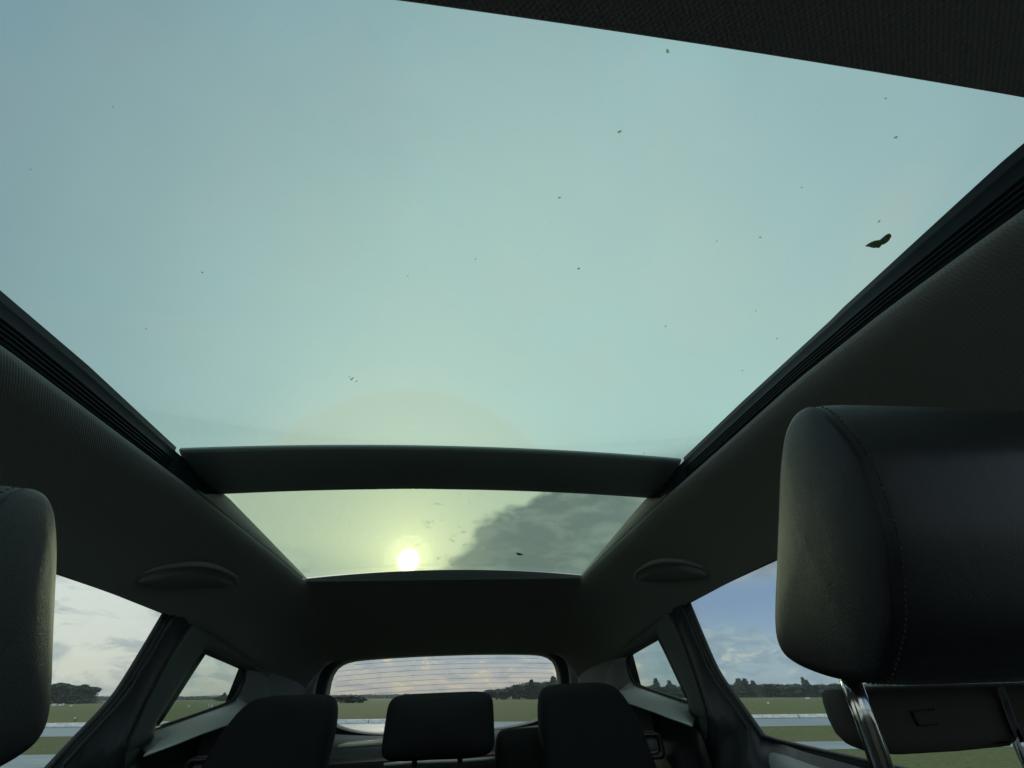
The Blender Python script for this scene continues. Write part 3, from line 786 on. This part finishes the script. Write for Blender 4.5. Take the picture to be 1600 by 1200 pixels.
M_trim2 = mat('quarter_trim_plastic', (.60, .63, .62), .6, bump=(900, .15, .0004))
M_trim3 = mat('rear_pillar_plastic', (.20, .21, .205), .6, bump=(900, .15, .0004))
build_side(1); build_side(-1)

# --- grab handles on the headliner
def on_headliner(px, py, V):
    d = ray(px, py); o_ = Vector((CX, 0, 0)); best = None
    for v in V:
        w = Vector(v)-o_; a = w.dot(d); e = (w-d*a).length
        if best is None or e < best[0]: best = (e, a)
    return o_+d*best[1]
HV = side[0]
fine = loft([section(.07+1.33*i/160, False) for i in range(161)])[0]
def handle(s):
    P = [on_headliner(a, b, fine) for a, b in [(993, 904), (997, 892), (1013, 881), (1036, 873), (1060, 873), (1082, 878), (1100, 887)]]
    c = sum(P, Vector())/7
    lift = [0, .003, .006, .007, .007, .004, 0]
    nrm = Vector((-.75, 0, -.66))
    Q = cr([p+nrm*l for p, l in zip(P, lift)], 22)
    bow = tube(Q, [.004+.004*math.sin(math.pi*k/21) for k in range(22)], 12, .8)
    g = mesh('grab_handle', S(bow[0], s), bow[1], M_pillar2, car)
    R0 = [c+nrm*.001+(p-c)*.86 for p in cr(P+[P[-1]+Vector((.016, 0, -.022)), c+Vector((.03, .02, -.036)), P[0]+Vector((.012, 0, -.012))], 26, True)]
    mesh('handle_recess', S([c+nrm*.0005]+R0, s), [(0, k+1, (k+1) % 26+1) for k in range(26)], M_recess, g, solid=.002)
M_recess = mat('handle_recess_lining', (.21, .212, .20), .8)  # recess toned like the handle and the headliner around it
M_pillar2 = mat('handle_plastic', (.21, .213, .20), .8, spec=.1)
handle(1); handle(-1)

# --- tailgate with rear window
half = [(0, .146), (.12, .1455), (.26, .1425), (.38, .1375), (.43, .130), (.460, .116), (.475, .096), (.4815, .07), (.482, .04), (.478, 0), (.465, -.040), (.435, -.068), (.39, -.084), (.32, -.098), (.2, -.108), (0, -.112)]
hp = [(v.x, v.z) for v in resample(cr([(a, 0, b) for a, b in half], 90), 48)]
def archring(k, y, side_off, top_off, bot_off=0.0):
    out = []
    for sx, rng in ((1, hp), (-1, hp[::-1][1:-1])):
        for (x, z) in rng:
            u = min(1, abs(x)/.48); w = max(0, min(1, (abs(x)-.30)/.17)); wz = max(0, min(1, (z+.0)/.14))
            zz = z+top_off*max(0, wz) if z > 0 else z-bot_off*max(0, min(1, -z/.08))
            out.append(Vector((sx*(x+side_off*w), y, zz)))
    return out
tg_rings = [archring(0, 2.215, -.001, 0), archring(1, 2.195, .002, .001, .003), archring(1, 2.186, .0065, .002, .006)]
tgl = loft(tg_rings, True)
tail_rings = [archring(2, 2.186, .0065, .002, .006), archring(2, 2.168, .011, .004, .03), archring(3, 2.150, .055, .010, .30)]
tb = loft(tail_rings, True)
tg = mesh('tailgate', *tb, M_black, car, solid=0)
mesh('window_surround', *tgl, M_trim, tg)
ledge = []
for i in range(33):
    x = -.47+.94*i/32; zb = -.120+.022*(abs(x)/.47)**3*1.2
    ledge.append([Vector((x, 2.19, zb+.004)), Vector((x, 2.165, zb-.001)), Vector((x, 2.12, zb-.018)), Vector((x, 2.09, zb-.042)), Vector((x, 2.08, zb-.075)), Vector((x, 2.08, -.45))])
mesh('tailgate_ledge', *loft(ledge), M_trim, tg)
seal = loft([archring(4, 2.125, .036, .006, .3), archring(4, 2.112, .037, .007, .3), archring(4, 2.102, .044, .008, .3), archring(4, 2.092, .066, .010, .3)], True)
mesh('tailgate_opening_trim', *seal, M_trim, car)
back = loft([archring(5, 2.15, .053, .01, .3), archring(5, 2.125, .037, .0065, .3)], True)
mesh('tailgate_seal', *back, M_rubber, car)
outer_b = loft([archring(5, 2.088, .070, .010, .5), [Vector((v.x*1.25, 2.085, v.z+.08 if v.z > 0 else v.z-.5)) for v in archring(5, 2.088, .070, .010, .3)]], True)
mesh('rear_bulkhead', *outer_b, M_trim3, car)
gl = archring(0, 2.20, .002, .002); n = len(gl)
rgls = mesh('rear_window', gl, [tuple(range(n))], G_rear, tg, smooth=False)
hw = None
for k in range(7):
    z0 = .121-.0178*k; P = [Vector((x, 2.1975, z0+.012*(1-(x/.46)**2))) for x in np.linspace(-.462 if k else -.40, .462 if k else .40, 25)]
    mesh('heater_line', *tube(P, .0005, 5), M_heat, tg)

# --- rear bench
def cushion(cx, cy, cz, w, h, d, topw=1.0, lean=0.0, round_=.45, n=24, puff=.0):
    """rounded headrest / pad: superellipse rings in x-z, stacked in y"""
    rings = []
    for (yy, sc) in [(-.48, .0), (-.48, .2), (-.48, .45), (-.48, .78), (-.42, .91), (-.30, .975), (0, 1.0), (.30, .975), (.42, .91), (.48, .78), (.5, .45), (.5, .0)]:
        r = []
        for k in range(n*2):
            a = 2*math.pi*k/(n*2); ca, sa = math.cos(a), math.sin(a); e = round_
            x = math.copysign(abs(ca)**e, ca)*w/2; z = math.copysign(abs(sa)**e, sa)*h/2
            tw = 1+(topw-1)*(z/h+.5)
            s_ = 1-(1-sc)*(.035/min(w, h)*3.2) if sc > .5 else sc
            pf = .012*math.cos(math.pi*min(1, abs(x*s_)/w))*math.cos(math.pi*min(1, abs(z*s_)/h))*(1 if yy > 0 else -1) if abs(yy) > .47 else 0
            r.append(Vector((cx+x*tw*s_, cy+yy*d+lean*z*s_+pf, cz+z*s_)))
        rings.append(r)
    return loft(rings, True)
bench = mesh('rear_seat', *join(cushion(-.33, 1.36, -.36, .50, .40, .15, .96), cushion(.33, 1.36, -.345, .50, .40, .15, .97), cushion(0.0, 1.35, -.36, .30, .34, .15)), M_leather2, car)
# right section stands a little higher between the headrests
mesh('seat_back_top', *cushion(.212, 1.37, -.265, .150, .39, .06, 1.0, 0, .22), M_leather2, bench)
mesh('headrest', *cushion(0.002, 1.25, -.050, .254, .118, .10, .97, .10, .30), M_leather2, bench)
def outer_hr(s):
    P = [(.236, -.10), (.233, -.06), (.236, -.02), (.246, .004), (.270, .0145), (.34, .0165), (.39, .0155), (.42, .008), (.44, -.010), (.458, -.040), (.472, -.075), (.482, -.12), (.49, -.17), (.45, -.21), (.30, -.21), (.24, -.19)]
    c = cr([(a, 0, b) for a, b in P], 56, True); cc = Vector((.355, 0, -.07)); rings = []
    for yy, sc in [(-.05, 0), (-.05, .25), (-.05, .5), (-.05, .8), (-.045, .93), (-.03, .985), (0, 1), (.03, .985), (.045, .93), (.05, .8), (.05, 0)]:
        rings.append([Vector((s*(cc.x+(v.x-cc.x)*sc), 1.25+yy+.1*(cc.z+(v.z-cc.z)*sc), cc.z+(v.z-cc.z)*sc)) for v in c])
    return loft(rings, True)
for s in (1, -1): mesh('headrest', *outer_hr(s), M_leather2, bench)
for x in (-.05, .05): mesh('headrest_post', *tube([(x, 1.255, -.19), (x, 1.25, -.09)], .006, 10), M_rubber, bench)
# shoulder bolsters with belt guides and release recess, both sides
for s in (1, -1):
    bz = cushion(s*.575, 1.30, -.27, .12, .34, .20, .8, 0, .6); mesh('side_bolster', *bz, M_leather2, bench)
    fr_ = []
    y = 1.30
    def rr_(x0, x1, z0, z1, rad=.010, yy=y, n=5):
        out = []
        for (cxx, czz, a0) in ((x1-rad, z1-rad, 0), (x0+rad, z1-rad, 90), (x0+rad, z0+rad, 180), (x1-rad, z0+rad, 270)):
            for k in range(n): a = R_(a0+90*k/(n-1)); out.append(Vector((s*(cxx+rad*math.cos(a)), yy, czz+rad*math.sin(a))))
        return out
    L = loft([rr_(.40, .535, -.135, -.085, .012, 1.285), rr_(.40, .535, -.135, -.085, .012, 1.262), rr_(.408, .527, -.128, -.092, .009, 1.260), rr_(.412, .523, -.124, -.096, .008, 1.272)], True)
    pnl = mesh('release_surround', *L, M_black, bench)
    mesh('release_lever', *join(loft([rr_(.415, .520, -.121, -.099, .006, 1.279), rr_(.415, .520, -.121, -.099, .006, 1.268), rr_(.42, .515, -.118, -.102, .005, 1.266)], True), ([*rr_(.42, .515, -.118, -.102, .005, 1.266)], [tuple(range(20))])), M_pillar, bench)
    wedge = [(.545, 1.34, -.052), (.60, 1.40, -.080), (.60, 1.40, -.092), (.552, 1.33, -.135), (.545, 1.33, -.11)]
    V = [Vector((s*a, b, c)) for a, b, c in wedge]+[Vector((s*(a+.02), b+.02, c)) for a, b, c in wedge]
    mesh('belt_guide', V, [(0, 1, 2, 3, 4), (9, 8, 7, 6, 5), (0, 5, 6, 1), (1, 6, 7, 2), (2, 7, 8, 3), (3, 8, 9, 4), (4, 9, 5, 0)], M_black, bench, smooth=False, bevel=.002)
    P = [Vector((s*.60, 1.42, -.075)), Vector((s*.605, 1.36, -.085)), Vector((s*.61, 1.28, -.125)), Vector((s*.615, 1.22, -.18)), Vector((s*.62, 1.18, -.30))]
    P = cr(P, 16); L = loft([[p+Vector((-.024*s, 0, .003)) for p in P], [p+Vector((.024*s, 0, -.003)) for p in P]])
    mesh('seat_belt', *L, M_belt, bench, solid=.002)

# --- cargo cover
cv = join(tube([(-.46, 1.52, -.150), (.46, 1.52, -.150)], .020, 14), grid(-.45, .45, 1.52, 2.07, 6, 6, lambda x, y: -.165))
cc_ = mesh('cargo_cover', *cv, M_carpet, car)
mesh('cover_edge', *join(tube([onY(528, 1167, 1.455), onY(541, 1164.5, 1.455), onY(575, 1162, 1.455), onY(603, 1159.5, 1.455)], [.004, .006, .0065, .0075], 10), tube([onY(600, 1195, 1.40), onY(640, 1191.5, 1.40), onY(720, 1189, 1.40), onY(780, 1184, 1.40)], .0035, 8)), M_cover, cc_)

# --- front seats
PROF = [(.200, .1445), (.213, .1455), (.226, .139), (.243, .121), (.262, .096), (.283, .068), (.303, .042), (.3135, .026), (.3145, .016), (.306, .009), (.290, .003), (.270, -.0015), (.246, -.003), (.232, .008), (.218, .022), (.2055, .042), (.197, .058), (.1925, .072), (.188, .090), (.1865, .104), (.189, .125), (.193, .138)]
def headrest_mesh(x0, x1):
    c = cr([(0, a, b) for a, b in PROF], 88, True); cen = Vector((0, .245, .07)); rings = []
    W_ = x1-x0
    st = [(0, .0, -.004), (0, .35, -.0035), (0, .7, -.002), (0, .90, .0), (.0015, .950, 0), (.003, .978, 0), (.0042, .955, 0), (.0058, .973, 0), (.012, .989, 0), (.025, 1.0, 0), (.05, 1.005, 0), (.09, 1.01, 0)]
    half_ = [(x0+dx+b, sc) for dx, sc, b in st]
    full = half_ + [(x0+x1-x, sc) for x, sc in half_[::-1]]
    for x, sc in full:
        rings.append([Vector((x, cen.y+(v.y-cen.y)*sc - (.010*math.sin(math.pi*(x-x0)/W_) if v.y < .235 else 0)*max(0, min(1, (.14-v.z)/.04)), cen.z+(v.z-cen.z)*sc)) for v in c])
    return loft(rings, True)
def stitches(x0, offs, sc):
    c = cr([(0, a, b) for a, b in PROF], 400, True); cen = Vector((0, .245, .07)); parts = []
    L = resample([Vector((x0+offs, cen.y+(v.y-cen.y)*sc - (.010*math.sin(math.pi*offs/.27) if v.y < .235 else 0)*max(0, min(1, (.14-v.z)/.04)), cen.z+(v.z-cen.z)*sc)) for v in c], 130, True)
    for i in range(0, 130, 1):
        a, b = L[i], L[(i+1) % 130]; m0 = a.lerp(b, .15); m1 = a.lerp(b, .75)
        parts.append(tube([m0, a.lerp(b, .45), m1], [.0003, .0005, .0003], 5))
    return join(*parts)
def front_seat(s, dx, dy, dz, label):
    def T(VF): return [Vector((s*(v[0]+dx), v[1]+dy, v[2]+dz)) for v in VF[0]], VF[1]
    bk = cushion(.385, .31, -.42, .48, .62, .17, .72, .22, .5)
    seat = mesh('front_seat', *T(join(bk, cushion(.385, -.02, -.72, .50, .16, .55, 1, 0, .5))), M_leather, car); tag(seat, label)
    mesh('headrest', *T(headrest_mesh(.25, .52)), M_leather, seat)
    mesh('headrest_seam', *T(stitches(.25, .0088, .984)), M_thread, seat); mesh('headrest_seam', *T(stitches(.25, .2612, .984)), M_thread, seat)
    for x in (.2705, .499):
        mesh('headrest_post', *T(tube([(x, .283, .02), (x, .286, -.02), (x, .291, -.06), (x, .298, -.13)], .0057, 20)), M_chrome, seat)
    return seat
front_seat(1, 0, 0, 0, 'leather front seat with chrome headrest posts, right')
front_seat(-1, -.015, .075, -.030, 'leather front seat, left')

# --- the rest of the cabin, mostly out of view: floor, front doors, windscreen, dashboard
def front_side(s):
    ws = [(-.05, -.10), (.10, -.115), (.16, -.118), (.16, .19), (-.1, .178), (-.40, .15), (-.72, .09), (-1.15, -.10), (-.6, -.10)]
    hol = poly([([(.16, .188), (.16, -.118)], 12), ([(.16, -.118), (-.3, -.105), (-1.15, -.10)], 20), ([(-1.15, -.10), (-.72, .085), (-.4, .145), (-.1, .176), (.16, .188)], 22)])
    outr = poly([([(.21, .20), (.21, -.70)], 12), ([(.21, -.70), (-.5, -.70), (-1.3, -.70)], 20), ([(-1.3, -.70), (-1.25, -.1), (-.75, .10), (-.4, .16), (-.1, .185), (.21, .20)], 22)])
    L = loft([ring3(hol, 0), [Vector((XW(a*.7+c*.3, max(-.13, b*.7+d*.3))-.02, a*.7+c*.3, b*.7+d*.3)) for (a, b), (c, d) in zip(hol, outr)], ring3([(a, b) for a, b in outr], .0)], True)
    L = (L[0], L[1])
    dr = mesh('front_door', S(L[0], s), L[1], M_pillar, car)
    mesh('window_glass', S(ring3(hol, .01), s), [tuple(range(len(hol)))], G_side, dr, smooth=False)
    bp = loft([[Vector((XW(y, z)-.012+.01*abs(y-.27)/.07, y, z)) for z in np.linspace(.195, -.6, 16)] for y in np.linspace(.20, .345, 8)])
    mesh('door_pillar', S(bp[0], s), bp[1], M_pillar, car)
    lo = grid(.19, 1.30, -.95, -.40, 10, 6, lambda x, y: 0); V = [Vector((s*(.66), a, b)) for a, b, _ in lo[0]]
    mesh('door_lower', V, lo[1], M_pillar, car, smooth=False)
front_side(1); front_side(-1)
fl = join(grid(-.70, .70, -1.4, 2.3, 8, 12, lambda x, y: -.93), ([(-.68, 2.2, -.94), (.68, 2.2, -.94), (.68, 2.12, -.2), (-.68, 2.12, -.2)], [(0, 1, 2, 3)]), ([(-.68, -1.35, -.94), (.68, -1.35, -.94), (.68, -1.2, -.12), (-.68, -1.2, -.12)], [(0, 1, 2, 3)]),
          ([(.68, .9, -.94), (.68, 2.3, -.94), (.68, 2.3, -.5), (.68, .9, -.5)], [(0, 1, 2, 3)]), ([(-.68, .9, -.94), (-.68, 2.3, -.94), (-.68, 2.3, -.5), (-.68, .9, -.5)], [(0, 1, 2, 3)]))
mesh('floor_carpet', *fl, M_carpet, car, smooth=False)
mesh('dashboard', *cushion(0, -.98, -.26, 1.28, .32, .5, 1, 0, .4), mat('bounce_grey_dashboard', (.42, .41, .38), .8), car)  # unseen from here; top coloured light to bounce light onto the headliner
ws = loft([[Vector((x, -.74-.0*x, .215-.5*0-.12*(x/.62)**2)) for x in np.linspace(-.62, .62, 13)], [Vector((x, -1.32, -.08)) for x in np.linspace(-.66, .66, 13)]])
mesh('windscreen', *ws, G_side, car)
# outer body skin: sides below the windows and between them, so that the cabin is closed from outside too
def outer_side(s):
    parts = []
    def q(y0, y1, z0, z1, n=8):
        parts.append(loft([[Vector((XW(y, max(z, -.1))+.055+(.03 if z < -.2 else 0), y, z)) for z in np.linspace(z1, z0, 10)] for y in np.linspace(y0, y1, n)]))
    tops = [(-1.3, -.135), (.20, -.135), (.37, -.126), (.67, -.115), (.87, -.104), (1.13, -.092), (1.22, -.088), (1.44, -.052), (1.60, -.022), (1.77, .008), (1.81, .05), (1.86, .08), (2.3, .07)]
    parts.append(loft([[Vector((XW(y, max(z, -.1))+.055+(.03 if z < -.2 else 0), y, z)) for z in [lerp_tab(tops, y)[0]+(-.95-lerp_tab(tops, y)[0])*k/11 for k in range(12)]] for y in sorted(set([t_[0] for t_ in tops]+[1.1+.05*k for k in range(24)]))]))
    q(.17, .335, -.14, .19)
    V, F = join(*parts); mesh('outer_side_panel', S(V, s), F, M_body, car)
    # outside of the rear pillar and between door and quarter windows
    def strip2(a, b):
        L = loft([[Vector((XW(y, z)+.045, y, z)) for y, z in a], [Vector((XW(y, z)+.045, y, z)) for y, z in b]]); mesh('outer_pillar', S(L[0], s), L[1], M_body, car)
    ka = resample([(0, p[0]*1.085+.008, p[1]*1.085) for p in [(dTR[0]+.005, dTR[1]+.02)]+door_rear+[(1.0, -.13)]], 12)
    kb = resample([(0, p[0]*1.085-.008, p[1]*1.085) for p in [(1.30, .19), wallpx(1030, 998), wallpx(1045, 1028), wallpx(1058, 1056), wallpx(1069, 1078), wallpx(1078, 1097), (1.22, -.13)]], 12)
    strip2([(v.y, v.z) for v in ka], [(v.y, v.z) for v in kb])
outer_side(1); outer_side(-1)
for s in (1, -1):
    L = loft([[Vector((XW(y, z)+.04, y, z)) for z in np.linspace(.12, -.14, 8)] for y in (1.70, 1.85, 2.0)]+[[Vector((.54+.02, 2.24, z)) for z in np.linspace(.10, -.14, 8)]])
    mesh('outer_rear_corner', S(L[0], s), L[1], M_body, car)

# ==================================================================== LOOSE THINGS
def carpt(v): return CARROT @ (Vector(v)+Vector((0, 0, EYE)))
# charcoal panel hanging behind the right headrest posts
def hang_panel():
    Y = .303
    out = [(1293, 1079), (1300, 1078), (1345, 1073), (1480, 1069), (1600, 1066), (1680, 1064), (1700, 1140), (1640, 1152), (1602, 1156), (1551, 1160), (1548, 1164), (1470, 1172), (1385, 1177), (1362, 1176), (1335, 1166), (1318, 1148), (1305, 1122), (1296, 1095)]
    P = [onY(a, b, Y+.013) for a, b in out]; n = len(P); c = sum(P, Vector())/n
    def rg(sc, y): return [Vector((c.x+(p.x-c.x)*(1-(1-sc)*.25), y, c.z+(p.z-c.z)*sc)) for p in P]
    L = loft([rg(0, Y-.004), rg(.55, Y-.004), rg(.86, Y-.002), rg(.97, Y+.001), rg(1, Y+.006), rg(1, Y+.016), rg(.9, Y+.022), rg(0, Y+.022)], True)
    e = mesh('hanging_panel', L[0], L[1], M_panel); tag(e, 'charcoal cloth panel with a square notch, hanging behind chrome posts of the right headrest', 'panel')
    e.matrix_world = CARROT @ Matrix.Translation(ORG[e.name])
    # square recessed mark: three thin grooves
    m_ = [onY(1432, 1113, Y-.0045), onY(1424, 1112, Y-.0045), onY(1434, 1134, Y-.0045), onY(1464, 1132, Y-.0045), onY(1458, 1109, Y-.0045)]
    for a, b, w in ((m_[1], m_[4], .0011), (m_[1], m_[2], .0014), (m_[2], m_[3], .0007)):
        q = mesh('notch_line', *tube([a, b], w, 6, .5), M_rubber, e)
    def band(name, pts, w, m, yy):
        P = [onY(a, b, yy) for a, b in pts]; nrm = Vector((1, 0, .45)).normalized()
        L = loft([[p-nrm*w for p in P], [p-nrm*w+Vector((0, -.0012, 0)) for p in P], [p+nrm*w+Vector((0, -.0012, 0)) for p in P], [p+nrm*w for p in P]], True)
        return mesh(name, L[0], L[1], m, e, smooth=False)
    band('strap', [(1561, 1072), (1566, 1095), (1577, 1125), (1592, 1160)], .0031, M_rubber, Y-.0062)
    band('strap_end', [(1584, 1156), (1595, 1182), (1610, 1215)], .0026, M_pale, Y-.0075)
    band('tag', [(1553, 1160.5), (1569, 1159.5)], .0008, M_red, Y-.004)
    return e
M_pale = mat('pale_webbing', (.48, .52, .53), .6)
hang_panel()
# leaf scrap and dirt on the glass
def glassz(y): return (.352+.012*min(1, max(0, y/.4))) if y < .79 else (.3665+(.307-.3465)*(y-.86)/.57-.014)
def on_glass(px, py, lift=.0055):
    p = onZ(px, py, .36)
    for _ in range(8):
        w = .52 if p.y < .79 else .485
        p = onZ(px, py, glassz(p.y)+.022*(1-(p.x/w)**2)+lift)
    return p
def scrap(name, outl, material, label, cat, group=None, thick=.0014):
    P = [on_glass(a, b) for a, b in outl]; n = len(P); c = sum(P, Vector())/n
    r0 = P; r1 = [p+Vector((0, 0, thick)) for p in P]
    rc = [c.lerp(p, .5)+Vector((0, 0, thick*1.6)) for p in P]
    V, F = loft([[c.lerp(p, .5) for p in P], r0, r1, rc], True); F.append(tuple(range(n))[::-1]); F.append(tuple(range(3*n, 4*n)))
    o = mesh(name, V, F, material, smooth=False); o.matrix_world = CARROT @ Matrix.Translation(ORG[o.name]); tag(o, label, cat, group)
    return o
sc_ = lambda x, y: (1320+x*120/1600, 340+y*80/1067)
scrap('leaf', [sc_(*p) for p in [(440, 605), (500, 560), (560, 525), (640, 495), (745, 478), (800, 435), (870, 375), (930, 345), (965, 355), (975, 390), (940, 450), (915, 490), (870, 525), (825, 555), (770, 570), (735, 615), (700, 640), (665, 628), (610, 635), (550, 625), (500, 608)]], M_leaf, 'dark curled leaf lying on the glass roof near the right rail', 'leaf')
scrap('leaf', [(806, 864.5), (810, 864.2), (817, 866.6), (817, 867.6), (810, 867.8)], M_leaf, 'tiny dark leaf scrap on the rear roof glass in front of the dark cloud', 'leaf')
specks = [(1043, 80, 3.2, 6, 'pale'), (968, 206, 5, 4), (874, 309, 3.6, 2.6), (904, 420, 3, 2.4), (316, 426, 2.6, 2.4), (743, 405, 1.6, 1.6), (228, 514, 2.6, 1.2), (1384, 154, 2.4, 1.8), (1400, 215, 4, 3), (1253, 293, 1.8, 1.6), (1188, 371, 2, 2),
          (1120, 377, 1.4, 1.4), (1374, 346, 3, 1.8), (1181, 486, 1.6, 1), (1214, 529, 1.6, 1.2), (1160, 579, 1.5, 1.2), (1040, 510, 2.4, 1.2), (637, 431, 1.2, 1.2), (1006, 708, 1.6, .9), (47, 265, 1.6, 1.6), (176, 167, 1.6, 2), (550, 592, 5, 2.6), (557, 596, 3, 1.4), (546, 589, 1.5, 1.2), (860, 350, 1, 1)]
rs = random.Random(5)
for i, sp_ in enumerate(specks):
    a, b, w, h = sp_[:4]; an = rs.uniform(-.8, -.2)
    pts = []
    for k in range(9):
        t = 2*math.pi*k/9; r = rs.uniform(.6, 1.1); x, y = w*.9*r*math.cos(t), h*.55*r*math.sin(t)
        pts.append((a+x*math.cos(an)-y*math.sin(an), b+x*math.sin(an)+y*math.cos(an)))
    scrap('dirt_speck', pts, M_speck, 'tiny grey-green speck of dirt stuck on the glass roof', 'dirt speck', 'dirt specks on the glass roof', .0005)

# ==================================================================== AIR
hz = bpy.data.materials.new('haze'); hz.use_nodes = True; t = NT(hz.node_tree); t.n.clear()
ho = t.new('ShaderNodeOutputMaterial'); hv = t.new('ShaderNodeVolumePrincipled'); hv.inputs['Color'].default_value = (.86, .90, .92, 1)
hv.inputs['Density'].default_value = .00032; hv.inputs['Anisotropy'].default_value = .3
t.l.new(hv.outputs[0], ho.inputs['Volume'])
V, F = boxm((-1750, -650, -1.0), (1750, 1750, 24))
tag(mesh('haze', V, F, hz, up=0, smooth=False), 'thin pale evening haze over the airfield', 'haze', kind='stuff')
